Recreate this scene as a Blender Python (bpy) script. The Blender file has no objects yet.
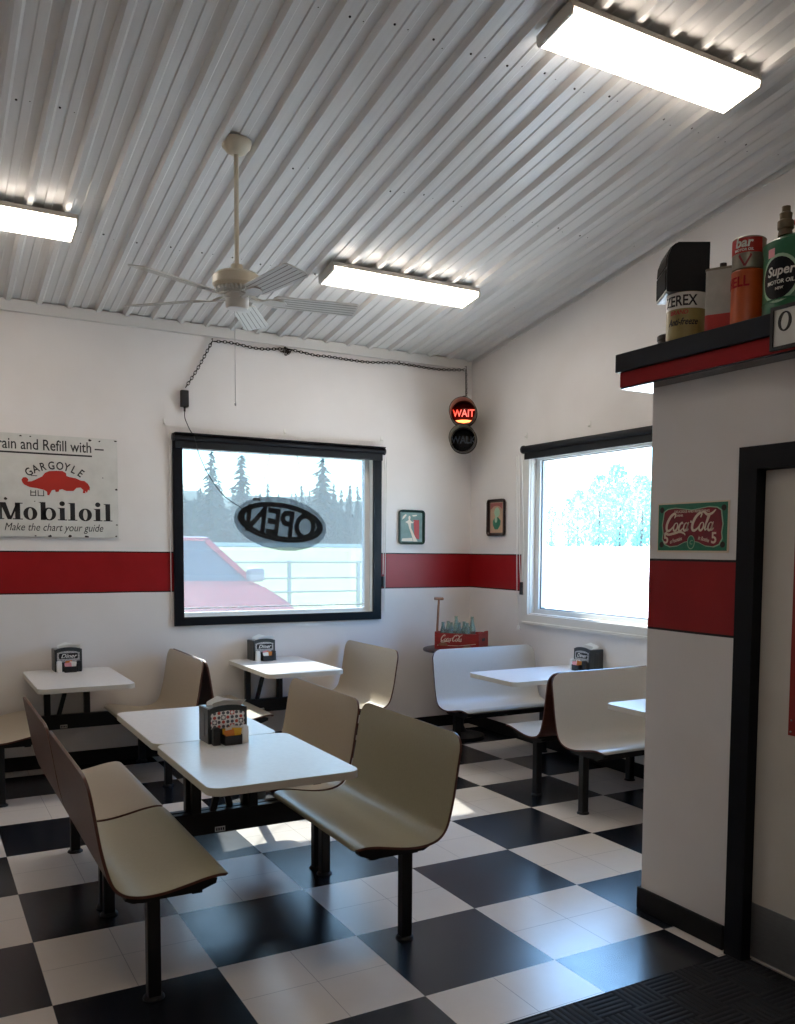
import bpy, bmesh, math, random
from mathutils import Vector, Matrix, Euler
random.seed(7)
PI = math.pi
scn = bpy.context.scene
COL = scn.collection

# ------------------------------------------------------------------ materials
def lin(c):
    if isinstance(c, str):
        c = [int(c[i:i + 2], 16) / 255 for i in (0, 2, 4)]
    return tuple((x / 12.92 if x <= .04045 else ((x + .055) / 1.055) ** 2.4) for x in c) + (1,)

def mat(name, col, rough=.5, metal=0., spec=.5, coat=0.):
    m = bpy.data.materials.new(name); m.use_nodes = True
    b = m.node_tree.nodes['Principled BSDF']
    b.inputs['Base Color'].default_value = lin(col)
    b.inputs['Roughness'].default_value = rough
    b.inputs['Metallic'].default_value = metal
    b.inputs['Specular IOR Level'].default_value = spec
    b.inputs['Coat Weight'].default_value = coat
    return m

class NT:
    """small node helper"""
    def __init__(s, m): s.m = m; s.t = m.node_tree; s.b = s.t.nodes.get('Principled BSDF')
    def n(s, kind, **kw):
        nd = s.t.nodes.new(kind)
        for k, v in kw.items(): setattr(nd, k, v)
        return nd
    def l(s, a, b): s.t.links.new(a, b)
    def math(s, op, a, b=None, c=None):
        nd = s.n('ShaderNodeMath', operation=op)
        for i, v in enumerate((a, b, c)):
            if v is None: continue
            if isinstance(v, (int, float)): nd.inputs[i].default_value = v
            else: s.l(v, nd.inputs[i])
        return nd.outputs[0]
    def mix(s, f, a, b):
        nd = s.n('ShaderNodeMix', data_type='RGBA')
        if isinstance(f, (int, float)): nd.inputs[0].default_value = f
        else: s.l(f, nd.inputs[0])
        for i, v in ((6, a), (7, b)):
            if isinstance(v, tuple): nd.inputs[i].default_value = v
            else: s.l(v, nd.inputs[i])
        return nd.outputs[2]
    def pos(s):
        g = s.n('ShaderNodeNewGeometry'); x = s.n('ShaderNodeSeparateXYZ'); s.l(g.outputs['Position'], x.inputs[0])
        return g.outputs['Position'], x.outputs[0], x.outputs[1], x.outputs[2]
    def obj(s):
        g = s.n('ShaderNodeTexCoord'); return g.outputs['Object']
    def noise(s, vec, scale, detail=3, rough=.5):
        nd = s.n('ShaderNodeTexNoise'); nd.inputs['Scale'].default_value = scale
        nd.inputs['Detail'].default_value = detail; nd.inputs['Roughness'].default_value = rough
        s.l(vec, nd.inputs['Vector']); return nd.outputs['Fac']
    def ramp(s, f, p0, p1, c0, c1):
        nd = s.n('ShaderNodeValToRGB'); e = nd.color_ramp.elements
        e[0].position, e[1].position = p0, p1; e[0].color, e[1].color = c0, c1
        s.l(f, nd.inputs[0]); return nd.outputs[0]
    def bump(s, h, strength, dist=.01):
        nd = s.n('ShaderNodeBump'); nd.inputs['Strength'].default_value = strength; nd.inputs['Distance'].default_value = dist
        s.l(h, nd.inputs['Height']); s.l(nd.outputs[0], s.b.inputs['Normal'])

def noisy(name, c0, c1, scale, rough=.5, stretch=(1, 1, 1), bump=0., coat=0., spec=.5):
    m = mat(name, c0, rough, spec=spec, coat=coat); t = NT(m)
    mp = t.n('ShaderNodeMapping'); mp.inputs['Scale'].default_value = stretch
    t.l(t.obj(), mp.inputs[0])
    f = t.noise(mp.outputs[0], scale, 5, .6)
    t.l(t.ramp(f, .3, .7, lin(c0), lin(c1)), t.b.inputs['Base Color'])
    if bump: t.bump(f, bump, .004)
    return m

M = {}
# white painted wall with the red belt painted between two thin black lines
def wall_mat():
    m = mat('wall_paint', 'D8D4CC', .6, spec=.3); t = NT(m)
    p, x, y, z = t.pos()
    f = t.noise(p, 2.2, 4)
    base = t.ramp(f, .3, .75, lin('E6E2DF'), lin('DFDAD6'))
    wob = t.math('MULTIPLY', t.math('SUBTRACT', t.noise(p, 1.1, 2), .5), .008)
    zz = t.math('ADD', z, wob)
    band = t.math('MULTIPLY', t.math('GREATER_THAN', zz, 1.320), t.math('LESS_THAN', zz, 1.642))
    core = t.math('MULTIPLY', t.math('GREATER_THAN', zz, 1.330), t.math('LESS_THAN', zz, 1.632))
    red = t.ramp(t.noise(p, 6, 3), .3, .7, lin('8E1216'), lin('98161A'))
    c = t.mix(band, base, lin('15100F'))
    c = t.mix(core, c, red)
    t.l(c, t.b.inputs['Base Color'])
    r = t.math('SUBTRACT', .6, t.math('MULTIPLY', core, .25)); t.l(r, t.b.inputs['Roughness'])
    t.bump(t.noise(p, 90, 4, .7), .12, .003)
    return m
M['wall'] = wall_mat()

TS = .6096
def floor_mat():
    m = mat('checker_vinyl', 'FFFFFF', .2); t = NT(m)
    p, x, y, z = t.pos()
    ux, uy = t.math('DIVIDE', x, TS), t.math('DIVIDE', y, TS)
    par = t.math('FLOORED_MODULO', t.math('ADD', t.math('FLOOR', ux), t.math('FLOOR', uy)), 2.)
    fine = t.noise(p, 9, 6, .7)
    speck = t.noise(p, 150, 2, .6)
    sp = t.math('MULTIPLY', t.math('GREATER_THAN', speck, .70), .6)
    black = t.mix(sp, t.ramp(fine, .1, .9, lin('0F131B'), lin('171C25')), lin('40444A'))
    white = t.ramp(fine, .0, 1., lin('D6CDC3'), lin('DED6CC'))
    # thin seams between the single tiles
    def seam(u):
        f = t.math('FRACT', t.math('MULTIPLY', u, 2.))
        return t.math('LESS_THAN', t.math('MINIMUM', f, t.math('SUBTRACT', 1., f)), .006)
    s = t.math('MAXIMUM', seam(ux), seam(uy))
    c = t.mix(par, black, white)
    c = t.mix(t.math('MULTIPLY', s, .38), c, lin('2A2624'))
    t.l(c, t.b.inputs['Base Color'])
    scuff = t.noise(p, 3.5, 6, .65)
    t.l(t.math('ADD', .20, t.math('MULTIPLY', scuff, .10)), t.b.inputs['Roughness'])
    h = t.math('ADD', t.math('MULTIPLY', t.noise(p, 2.5, 2), .35), t.math('MULTIPLY', fine, .03))
    h = t.math('SUBTRACT', h, t.math('MULTIPLY', s, .05))
    t.bump(h, .12, .02)
    return m
M['floor'] = floor_mat()

def mat_mat():
    m = mat('ribbed_rubber', '0E0E10', .75, spec=.3); t = NT(m)
    p, x, y, z = t.pos()
    S = .155
    ux, uy = t.math('DIVIDE', x, S), t.math('DIVIDE', y, S)
    par = t.math('FLOORED_MODULO', t.math('ADD', t.math('FLOOR', ux), t.math('FLOOR', uy)), 2.)
    def rib(u): return t.math('ABSOLUTE', t.math('SINE', t.math('MULTIPLY', u, PI * 6)))
    a, b = rib(ux), rib(uy)
    h = t.math('ADD', t.math('MULTIPLY', a, par), t.math('MULTIPLY', b, t.math('SUBTRACT', 1., par)))
    t.bump(h, .8, .006)
    t.l(t.ramp(h, .1, .7, lin('08080A'), lin('1A1A1D')), t.b.inputs['Base Color'])
    return m
M['mat'] = mat_mat()

def ceil_mat():
    m = mat('painted_steel', 'C9CACB', .34, spec=.5); t = NT(m)
    p, x, y, z = t.pos()
    mp = t.n('ShaderNodeMapping'); mp.inputs['Scale'].default_value = (14, .8, 1); t.l(p, mp.inputs[0])
    f = t.noise(mp.outputs[0], 2, 4)
    t.l(t.ramp(f, .3, .75, lin('DEDDDB'), lin('D4D3D1')), t.b.inputs['Base Color'])
    return m
M['ceiling'] = ceil_mat()
M['white_trim'] = mat('white_trim_paint', 'DEDCD6', .45)
M['grey_trim'] = mat('grey_steel_trim', 'D6D3CE', .45)
M['navy'] = noisy('navy_black_paint', '06080F', '090C14', 12, .45, spec=.2)
M['navy_shelf'] = noisy('navy_shelf_board', '10151F', '161C27', 10, .5, spec=.2)
M['red_shelf'] = noisy('red_shelf_board', 'A0181C', '92151A', 8, .6, spec=.2)
M['black_base'] = noisy('black_vinyl_base', '0B0B0D', '111113', 14, .55, spec=.25)
M['fixture_grey'] = mat('fixture_grey_enamel', 'C9C4BA', .4)
M['black_metal'] = mat('black_powder_coat', '0B0C0F', .4, spec=.35)
M['dark_plastic'] = noisy('black_plastic', '17181B', '1D1E22', 30, .4)
M['grey_plastic'] = noisy('smoke_grey_plastic', '2A2F32', '34393B', 20, .3)
M['speaker_black'] = noisy('speaker_vinyl', '14161A', '191B20', 40, .28, spec=.4)
M['lam'] = noisy('beige_laminate', 'B8AB96', 'AEA08A', 60, .33, (1, 6, 1))
M['lam_olive'] = noisy('olive_beige_laminate', 'A09A82', '969078', 60, .33, (1, 6, 1))
M['lam_grey'] = noisy('pale_grey_laminate', 'CBC8C0', 'C2BFB6', 60, .33, (1, 6, 1))
M['wood_back'] = noisy('brown_back_laminate', '5C3528', '4C2A20', 5, .4, (9, .8, 9))
M['table_top'] = noisy('white_table_laminate', 'E2E1DE', 'DAD9D6', 45, .28)
M['table_edge'] = mat('cream_edge_band', 'CFC9BB', .4)
M['chrome'] = mat('brushed_chrome', 'C8C8CA', .25, 1.)
M['steel'] = noisy('brushed_steel', '9A9B9C', '8C8D8E', 20, .38, (1, 1, 14)); NT(M['steel']).b.inputs['Metallic'].default_value = .8
M['white_plastic'] = mat('white_plastic', 'EDEDEA', .4)
M['paper'] = mat('napkin_paper', 'F2F2EE', .85)
M['door'] = noisy('off_white_door_paint', 'CFCAC0', 'C8C2B7', 4, .5)
M['red_enamel'] = mat('red_enamel', '8F1A14', .4)
M['enamel_white'] = noisy('aged_white_enamel', 'D9D8D3', 'CBCAC4', 7, .35)
M['ink'] = mat('black_ink', '18181B', .5)
M['sign_red'] = mat('sign_red', 'B02A1E', .45)
M['sign_green'] = noisy('sign_green', '1E7A5A', '16694C', 20, .4)
M['sign_maroon'] = noisy('sign_maroon', '6E1020', '8E1424', 18, .4)
M['sign_cream'] = mat('sign_cream', 'E3D2BC', .45)
M['sign_gold'] = mat('sign_pale_green', '9FC0A0', .45)
M['fan_cream'] = mat('fan_cream_enamel', 'D8CFBA', .35)
M['fan_white'] = mat('fan_white_enamel', 'DAD8D2', .35)
M['chain'] = mat('dark_bronze_chain', '2A231C', .45, .7)
M['yellow'] = noisy('aged_yellow_paint', 'A08A3A', '85702C', 15, .5)
M['dark_bronze'] = mat('dark_brown_metal', '2A211A', .45, .3)
M['crate_red'] = noisy('crate_red_paint', 'A32820', '8A1D18', 10, .55, (1, 1, 4))
M['brown_wood'] = noisy('dark_brown_wood', '3E2A22', '2E1E18', 6, .45, (1, 8, 1))
M['stick_wood'] = noisy('stick_wood', '9A6A4A', '80543A', 9, .55, (6, 6, 1))
M['hook_white'] = mat('white_hook_plastic', 'E6E4DE', .4)
M['cord_white'] = mat('white_cord', 'DFDDD6', .6)
M['cord_dark'] = mat('dark_cord', '2C2C2E', .6)
M['shade_navy'] = mat('shade_fabric', '0D1017', .6, spec=.3)
M['pvc'] = mat('white_vinyl_frame', 'DDE0E0', .4)
M['gold_can'] = noisy('gold_can_paint', '9C8A4E', '8A7840', 12, .4)
M['grey_can'] = noisy('grey_can_paint', 'B4B2AA', 'A3A199', 14, .4)
M['red_can'] = noisy('red_can_paint', 'B4261C', 'A01F17', 14, .4)
M['orange_can'] = noisy('orange_can_paint', 'C2561A', 'A94712', 9, .42)
M['green_can'] = noisy('green_can_paint', '1E6A42', '17573A', 9, .35)
M['tin'] = noisy('dull_tin', '8F897C', '7B7568', 14, .4); NT(M['tin']).b.inputs['Metallic'].default_value = .5
M['spout'] = noisy('rusty_spout', '7A6A50', '5C4E3A', 22, .6)
M['can_white'] = mat('can_label_white', 'DCDAD2', .45)
M['packet_y'] = mat('packet_yellow', 'E0B030', .6)
M['packet_o'] = mat('packet_orange', 'D07A2C', .6)
M['packet_p'] = mat('packet_pink', 'E39AA0', .6)
M['packet_w'] = mat('packet_white', 'EFEDE6', .6)

def emis(name, col, strength):
    m = bpy.data.materials.new(name); m.use_nodes = True
    b = m.node_tree.nodes['Principled BSDF']
    b.inputs['Base Color'].default_value = lin('EEEEEE')
    b.inputs['Emission Color'].default_value = lin(col); b.inputs['Emission Strength'].default_value = strength
    return m
M['lens'] = emis('lit_acrylic_lens', 'FFF0E0', 6.0)
M['wait_glow'] = emis('lit_wait_letters', 'FF2E12', .8)
M['wait_glow2'] = emis('lit_amber_reflector', 'FF7A30', 1.5)
M['wait_red'] = mat('dark_red_lens', '5A0C0A', .2)
M['tan_lining'] = mat('tan_lining_paint', '9A8E7C', .6)
M['walk_lens'] = mat('dark_blue_black_lens', '0E141C', .15)
M['walk_text'] = mat('unlit_letters', '3A4654', .4)

def glass_mat(name, tint, haze, hazecol='D8E4EA'):
    m = bpy.data.materials.new(name); m.use_nodes = True; t = m.node_tree
    for n in list(t.nodes):
        if n.type != 'OUTPUT_MATERIAL': t.nodes.remove(n)
    out = t.nodes['Material Output']
    tr = t.nodes.new('ShaderNodeBsdfTransparent'); tr.inputs[0].default_value = tint
    tl = t.nodes.new('ShaderNodeBsdfTranslucent'); tl.inputs[0].default_value = lin(hazecol)
    gl = t.nodes.new('ShaderNodeBsdfGlossy'); gl.inputs['Roughness'].default_value = .03
    mx = t.nodes.new('ShaderNodeMixShader'); mx.inputs[0].default_value = haze
    m2 = t.nodes.new('ShaderNodeMixShader'); lw = t.nodes.new('ShaderNodeLayerWeight'); pw = t.nodes.new('ShaderNodeMath'); pw.operation = 'POWER'; pw.inputs[1].default_value = 5
    fr = t.nodes.new('ShaderNodeMath'); fr.operation = 'MULTIPLY_ADD'; fr.inputs[1].default_value = .7; fr.inputs[2].default_value = .03
    t.links.new(lw.outputs['Facing'], pw.inputs[0]); t.links.new(pw.outputs[0], fr.inputs[0])
    t.links.new(tr.outputs[0], mx.inputs[1]); t.links.new(tl.outputs[0], mx.inputs[2])
    t.links.new(fr.outputs[0], m2.inputs[0]); t.links.new(mx.outputs[0], m2.inputs[1]); t.links.new(gl.outputs[0], m2.inputs[2])
    t.links.new(m2.outputs[0], out.inputs[0])
    return m
M['pane_back'] = glass_mat('hazy_window_glass', (.375, .388, .388, 1), .036)
M['pane_right'] = glass_mat('clear_window_glass', (.96, .98, .98, 1), .02)
M['acrylic'] = glass_mat('smoky_acrylic', (.50, .52, .54, 1), .02)

def bottle_glass():
    m = mat('pale_green_glass', 'A8C8B8', .08); b = NT(m).b
    b.inputs['Transmission Weight'].default_value = .75; b.inputs['IOR'].default_value = 1.45
    return m
M['bottle'] = bottle_glass()
M['cola'] = mat('dark_cola_glass', '140C0A', .1, coat=.5)

# ------------------------------------------------------------------ mesh helpers
I4 = Matrix.Identity(4)
def frame(o, x, y):
    x = Vector(x).normalized(); y = Vector(y); z = x.cross(y).normalized(); y = z.cross(x)
    m = Matrix((x, y, z)).transposed().to_4x4(); m.translation = Vector(o); return m
def FB(x, y, z): return frame((x, y, z), (1, 0, 0), (0, 0, 1))        # faces -Y, local x = +X, local y = up
def FR(x, y, z): return frame((x, y, z), (0, -1, 0), (0, 0, 1))       # faces -X, local x = -Y

def box(bm, lo, hi, bev=0., mtx=None, seg=2, mi=0):
    r = bmesh.ops.create_cube(bm, size=1)
    vs = r['verts']; lo = Vector(lo); hi = Vector(hi); c = (lo + hi) / 2; s = hi - lo
    for v in vs: v.co = Vector((v.co.x * s.x, v.co.y * s.y, v.co.z * s.z)) + c
    fs = list({f for v in vs for f in v.link_faces})
    if bev > 0:
        es = list({e for v in vs for e in v.link_edges})
        rr = bmesh.ops.bevel(bm, geom=es, offset=bev, segments=seg, profile=.5, affect='EDGES')
        vs = list({v for v in vs if v.is_valid} | set(rr['verts'])); 
        fs = list({f for v in vs for f in v.link_faces})
    for f in fs: f.material_index = mi
    if mtx is not None:
        for v in {v for f in fs for v in f.verts}: v.co = mtx @ v.co
    return bm

def prism(bm, pts, z0, z1, mtx=I4, mi=0):
    """extrude a 2D polygon along local z"""
    a = [bm.verts.new(mtx @ Vector((p[0], p[1], z0))) for p in pts]
    b = [bm.verts.new(mtx @ Vector((p[0], p[1], z1))) for p in pts]
    n = len(pts); fs = []
    fs.append(bm.faces.new(b)); fs.append(bm.faces.new(list(reversed(a))))
    for i in range(n): fs.append(bm.faces.new((a[i], a[(i + 1) % n], b[(i + 1) % n], b[i])))
    for f in fs: f.material_index = mi
    return bm

def ring(bm, out, inn, z0, z1, mtx=I4):
    n = len(out); L = []
    for pts, z in ((out, z0), (out, z1), (inn, z1), (inn, z0)):
        L.append([bm.verts.new(mtx @ Vector((p[0], p[1], z))) for p in pts])
    for k in range(4):
        A, B = L[k], L[(k + 1) % 4]
        for i in range(n):
            j = (i + 1) % n
            bm.faces.new((A[i], A[j], B[j], B[i]))
    return bm

def ell(cx, cy, rx, ry, n=32, rot=0., a0=0., a1=2 * PI):
    r = []
    full = abs(a1 - a0 - 2 * PI) < 1e-6
    for i in range(n):
        a = a0 + (a1 - a0) * i / (n if full else n - 1)
        x, y = rx * math.cos(a), ry * math.sin(a)
        r.append((cx + x * math.cos(rot) - y * math.sin(rot), cy + x * math.sin(rot) + y * math.cos(rot)))
    return r

def rrect(x0, y0, x1, y1, r, n=5):
    p = []
    for cx, cy, a in ((x1 - r, y0 + r, -PI / 2), (x1 - r, y1 - r, 0), (x0 + r, y1 - r, PI / 2), (x0 + r, y0 + r, PI)):
        for i in range(n + 1):
            b = a + PI / 2 * i / n; p.append((cx + r * math.cos(b), cy + r * math.sin(b)))
    return p

def lathe(bm, prof, mtx=I4, n=24, mi=0, cap=True):
    """prof: list of (r, z)"""
    rows = []
    for r, z in prof:
        if r < 1e-5: rows.append([bm.verts.new(mtx @ Vector((0, 0, z)))])
        else: rows.append([bm.verts.new(mtx @ Vector((r * math.cos(2 * PI * i / n), r * math.sin(2 * PI * i / n), z))) for i in range(n)])
    for A, B in zip(rows, rows[1:]):
        for i in range(n):
            j = (i + 1) % n
            if len(A) == 1 and len(B) == 1: continue
            if len(A) == 1: f = bm.faces.new((A[0], B[i], B[j])) if False else bm.faces.new((A[0], B[j], B[i]))
            elif len(B) == 1: f = bm.faces.new((A[i], A[j], B[0]))
            else: f = bm.faces.new((A[i], A[j], B[j], B[i]))
            f.material_index = mi
    if cap:
        if len(rows[0]) > 1: bm.faces.new(list(reversed(rows[0]))).material_index = mi
        if len(rows[-1]) > 1: bm.faces.new(rows[-1]).material_index = mi
    return bm

def tube(bm, pts, r, n=8, closed=False):
    pts = [Vector(p) for p in pts]; N = len(pts); rows = []
    for i, p in enumerate(pts):
        a = pts[(i - 1) % N] if (closed or i > 0) else p
        b = pts[(i + 1) % N] if (closed or i < N - 1) else p
        d = (b - a).normalized()
        up = Vector((0, 0, 1)) if abs(d.z) < .9 else Vector((1, 0, 0))
        u = d.cross(up).normalized(); w = d.cross(u)
        rr = r[i] if isinstance(r, (list, tuple)) else r
        rows.append([bm.verts.new(p + rr * (math.cos(2 * PI * k / n) * u + math.sin(2 * PI * k / n) * w)) for k in range(n)])
    rng = range(N if closed else N - 1)
    for i in rng:
        A, B = rows[i], rows[(i + 1) % N]
        for k in range(n):
            bm.faces.new((A[k], A[(k + 1) % n], B[(k + 1) % n], B[k]))
    if not closed:
        bm.faces.new(list(reversed(rows[0]))); bm.faces.new(rows[-1])
    return bm

def bar(bm, a, b, w, h=None):
    """square bar from a to b"""
    h = h or w; a = Vector(a); b = Vector(b); d = b - a; L = d.length; d.normalize()
    up = Vector((0, 0, 1)) if abs(d.z) < .95 else Vector((0, 1, 0))
    x = up.cross(d).normalized(); y = d.cross(x)
    m = Matrix((x, y, d)).transposed().to_4x4(); m.translation = a
    box(bm, (-w / 2, -h / 2, 0), (w / 2, h / 2, L), min(w, h) * .12, m, 1); return bm

def spline(pts, n=8):
    pts = [Vector(p) if len(p) == 3 else Vector((p[0], p[1], 0)) for p in pts]
    out = []
    for i in range(len(pts) - 1):
        p0 = pts[max(i - 1, 0)]; p1 = pts[i]; p2 = pts[i + 1]; p3 = pts[min(i + 2, len(pts) - 1)]
        for k in range(n):
            t = k / n
            out.append(.5 * ((2 * p1) + (-p0 + p2) * t + (2 * p0 - 5 * p1 + 4 * p2 - p3) * t * t + (-p0 + 3 * p1 - 3 * p2 + p3) * t ** 3))
    out.append(pts[-1]); return out

def ribbon(bm, pts, w, z0, z1, mtx=I4):
    """flat brush stroke along 2D pts, width list or number"""
    P = spline(pts, 7); N = len(P); L = []; R = []
    for i, p in enumerate(P):
        d = (P[min(i + 1, N - 1)] - P[max(i - 1, 0)]).normalized(); nrm = Vector((-d.y, d.x, 0))
        t = i / (N - 1)
        ww = w(t) if callable(w) else w
        L.append(p + nrm * ww / 2); R.append(p - nrm * ww / 2)
    rows = []
    for i in range(N):
        rows.append([bm.verts.new(mtx @ Vector((q.x, q.y, z))) for q, z in ((R[i], z0), (R[i], z1), (L[i], z1), (L[i], z0))])
    for A, B in zip(rows, rows[1:]):
        for k in range(4): bm.faces.new((A[k], B[k], B[(k + 1) % 4], A[(k + 1) % 4]))
    bm.faces.new(rows[0]); bm.faces.new(list(reversed(rows[-1])))

_tc = {}
def text(bm, s, size, mtx=I4, depth=.0008, shear=0., align='LEFT', sx=1., bold=0., z=0.):
    key = (s, shear, align, bold)
    if key not in _tc:
        cu = bpy.data.curves.new('t', 'FONT'); cu.body = s; cu.size = 1; cu.shear = shear; cu.align_x = align
        cu.extrude = .5; cu.offset = bold; cu.resolution_u = 3
        ob = bpy.data.objects.new('t', cu); COL.objects.link(ob)
        me = bpy.data.meshes.new_from_object(ob.evaluated_get(bpy.context.evaluated_depsgraph_get()))
        vs = [v.co.copy() for v in me.vertices]; fs = [tuple(p.vertices) for p in me.polygons]
        bpy.data.objects.remove(ob); bpy.data.curves.remove(cu); bpy.data.meshes.remove(me)
        _tc[key] = (vs, fs)
    vs, fs = _tc[key]
    nv = [bm.verts.new(mtx @ Vector((v.x * size * sx, v.y * size, z + (v.z + .5) * depth))) for v in vs]
    for f in fs:
        try: bm.faces.new([nv[i] for i in f])
        except ValueError: pass
    return bm

def BM(): return bmesh.new()
def make(name, bm, m, parent=None, smooth=False, loc=None):
    bmesh.ops.recalc_face_normals(bm, faces=bm.faces)
    me = bpy.data.meshes.new(name); bm.to_mesh(me); bm.free()
    for x in (m if isinstance(m, (list, tuple)) else [m]): me.materials.append(x)
    o = bpy.data.objects.new(name, me); COL.objects.link(o)
    if parent is not None: o.parent = parent
    if loc is not None: o.location = loc
    if smooth:
        for p in me.polygons: p.use_smooth = True
        try: me.set_sharp_from_angle(angle=math.radians(35))
        except Exception: pass
    return o
def tag(o, label, cat, group=None, kind=None):
    o['label'] = label; o['category'] = cat
    if group: o['group'] = group
    if kind: o['kind'] = kind
    return o
def thing(name, label, cat, loc=(0, 0, 0), rz=0., group=None):
    o = bpy.data.objects.new(name, None); COL.objects.link(o); o.empty_display_size = .05
    o.location = loc; o.rotation_euler = (0, 0, rz); tag(o, label, cat, group); return o
def struct(name, bm, m, parent=None, smooth=False):
    o = make(name, bm, m, parent, smooth)
    if parent is None: o['kind'] = 'structure'
    return o
def sempty(name):
    o = bpy.data.objects.new(name, None); COL.objects.link(o); o['kind'] = 'structure'; return o
def copy_tree(o, parent=None):
    c = o.copy(); COL.objects.link(c)
    if parent is not None: c.parent = parent
    for ch in list(o.children): copy_tree(ch, c)
    return c

# ------------------------------------------------------------------ camera
cam = bpy.data.cameras.new('camera'); cam_o = bpy.data.objects.new('camera', cam); COL.objects.link(cam_o)
Rm = Matrix(((0.86147, -0.50773, 0.00849), (-0.02818, -0.06455, -0.99752), (0.50702, 0.85910, -0.06992)))
CAMP = Vector((-1.6183, -2.8432, 1.6732))
CAM_W, CAM_H = 795, 1024
cam.sensor_fit = 'AUTO'; cam.sensor_width = 36
cam.lens = 899.2044 / CAM_H * 36
cam.shift_x = (CAM_W / 2 - 442.11) / CAM_H; cam.shift_y = (613.087 - CAM_H / 2) / CAM_H
cam.clip_start = .05; cam.clip_end = 600
cam_o.matrix_world = Matrix(((Rm[0][0], -Rm[1][0], -Rm[2][0], CAMP.x), (Rm[0][1], -Rm[1][1], -Rm[2][1], CAMP.y),
                             (Rm[0][2], -Rm[1][2], -Rm[2][2], CAMP.z), (0, 0, 0, 1)))
scn.camera = cam_o

# ------------------------------------------------------------------ room shell
YB, XR, XL, YR = 4.46, 3.0, -3.6, -5.0
SL = .1553
def zc(y): return 3.46 + SL * (YB - y)
WIN1 = (.26, 1.965, 1.10, 2.50)          # x0 x1 z0 z1 in the back wall
WIN2 = (1.95, 3.50, 1.12, 2.50)          # y0 y1 z0 z1 in the right wall

b = BM(); box(b, (XL - .15, YR - .15, -.1), (XR + .15, YB + .15, 0)); struct('floor', b, M['floor'])

# ribbed metal ceiling
b = BM()
PITCH, X0 = .2055, -.968
xs = []
k0 = math.floor((XL - .1 - X0) / PITCH); k1 = math.ceil((XR + .1 - X0) / PITCH)
pts = []
for k in range(k0, k1 + 1):
    c = X0 + k * PITCH
    for dx, dz in ((-.031, 0), (-.014, -.030), (.014, -.030), (.031, 0)): pts.append((c + dx, dz))
    m_ = c + PITCH / 2
    for dx, dz in ((-.026, 0), (-.020, -.0055), (.020, -.0055), (.026, 0)): pts.append((m_ + dx, dz))
a = []; c_ = []
for x, dz in pts:
    a.append(b.verts.new((x, YB + .1, zc(YB + .1) + dz))); c_.append(b.verts.new((x, YR - .1, zc(YR - .1) + dz)))
for i in range(len(pts) - 1): b.faces.new((a[i], a[i + 1], c_[i + 1], c_[i]))
t0, t1 = pts[0][0], pts[-1][0]
up = [b.verts.new((x, y, zc(y) + .08)) for x, y in ((t0, YB + .1), (t1, YB + .1), (t1, YR - .1), (t0, YR - .1))]
b.faces.new(up)
b.faces.new([up[0], up[1]] + list(reversed(a))); b.faces.new([up[3], up[2]] + list(reversed(c_)))
b.faces.new((up[0], a[0], c_[0], up[3])); b.faces.new((up[1], a[-1], c_[-1], up[2]))
ceiling = struct('ceiling', b, M['ceiling'])
# roofing screws: rows across the ribs
b = BM()
for yrow in (3.3, 2.1, .9, -.3):
    for k in range(k0 + 8, k1):
        c = X0 + k * PITCH + .05
        if c < -2.2 or c > XR - .1 or random.random() < .35: continue
        for dx in (0, .065):
            p = Vector((c + dx + random.uniform(-.008, .008), yrow + random.uniform(-.03, .03), 0))
            p.z = zc(p.y)
            lathe(b, [(.006, .002), (.006, -.003), (.003, -.006), (0, -.006)], Matrix.Translation(p), 8)
o = make('ceiling_screw', b, M['dark_bronze'], ceiling); o['kind'] = 'stuff'

def wall_poly(bm, polys, axis, a0, a1):
    """polys of (u, z); axis 'x': u = x, thickness in y; axis 'y': u = y, thickness in x"""
    for P in polys:
        A = []; B = []
        for u, z in P:
            if axis == 'x': A.append(bm.verts.new((u, a0, z))); B.append(bm.verts.new((u, a1, z)))
            else: A.append(bm.verts.new((a0, u, z))); B.append(bm.verts.new((a1, u, z)))
        bm.faces.new(A); bm.faces.new(list(reversed(B))); n = len(P)
        for i in range(n): bm.faces.new((A[i], B[i], B[(i + 1) % n], A[(i + 1) % n]))
def holed(u0, u1, top, h, bottom=0.):
    """wall with one rectangular hole h = (u0,u1,z0,z1); top(u) gives the roof line"""
    a, c, z0, z1 = h
    R = [[(u0, bottom), (a, bottom), (a, top(a)), (u0, top(u0))], [(c, bottom), (u1, bottom), (u1, top(u1)), (c, top(c))],
         [(a, z1), (c, z1), (c, top(c)), (a, top(a))]]
    if z0 > bottom: R.append([(a, bottom), (c, bottom), (c, z0), (a, z0)])
    return R
b = BM(); wall_poly(b, holed(XL - .15, XR + .15, lambda u: 3.47, WIN1), 'x', YB, YB + .15); struct('wall_back', b, M['wall'])
b = BM(); wall_poly(b, holed(YR - .15, YB, lambda u: zc(u) + .01, WIN2), 'y', XR, XR + .15); struct('wall_right', b, M['wall'])
LW = (-2.2, 1.6, .95, 2.45)
b = BM(); wall_poly(b, [[(YR - .15, 0), (YB, 0), (YB, zc(YB) + .01), (YR - .15, zc(YR - .15) + .01)]], 'y', XL - .15, XL); struct('wall_left', b, M['wall'])
b = BM(); wall_poly(b, [[(XL, 0), (XR, 0), (XR, zc(YR) + .02), (XL, zc(YR) + .02)]], 'x', YR - .15, YR); struct('wall_rear', b, M['wall'])
# kitchen partition with the door opening, and its return towards the right wall
b = BM(); wall_poly(b, holed(YR, .225, lambda u: 2.41, (-1.33, -.385, 0, 2.01)), 'y', 1.29, 1.41)
box(b, (1.41, .105, 0), (XR, .225, 2.41)); struct('wall_partition', b, M['wall'])

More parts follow.
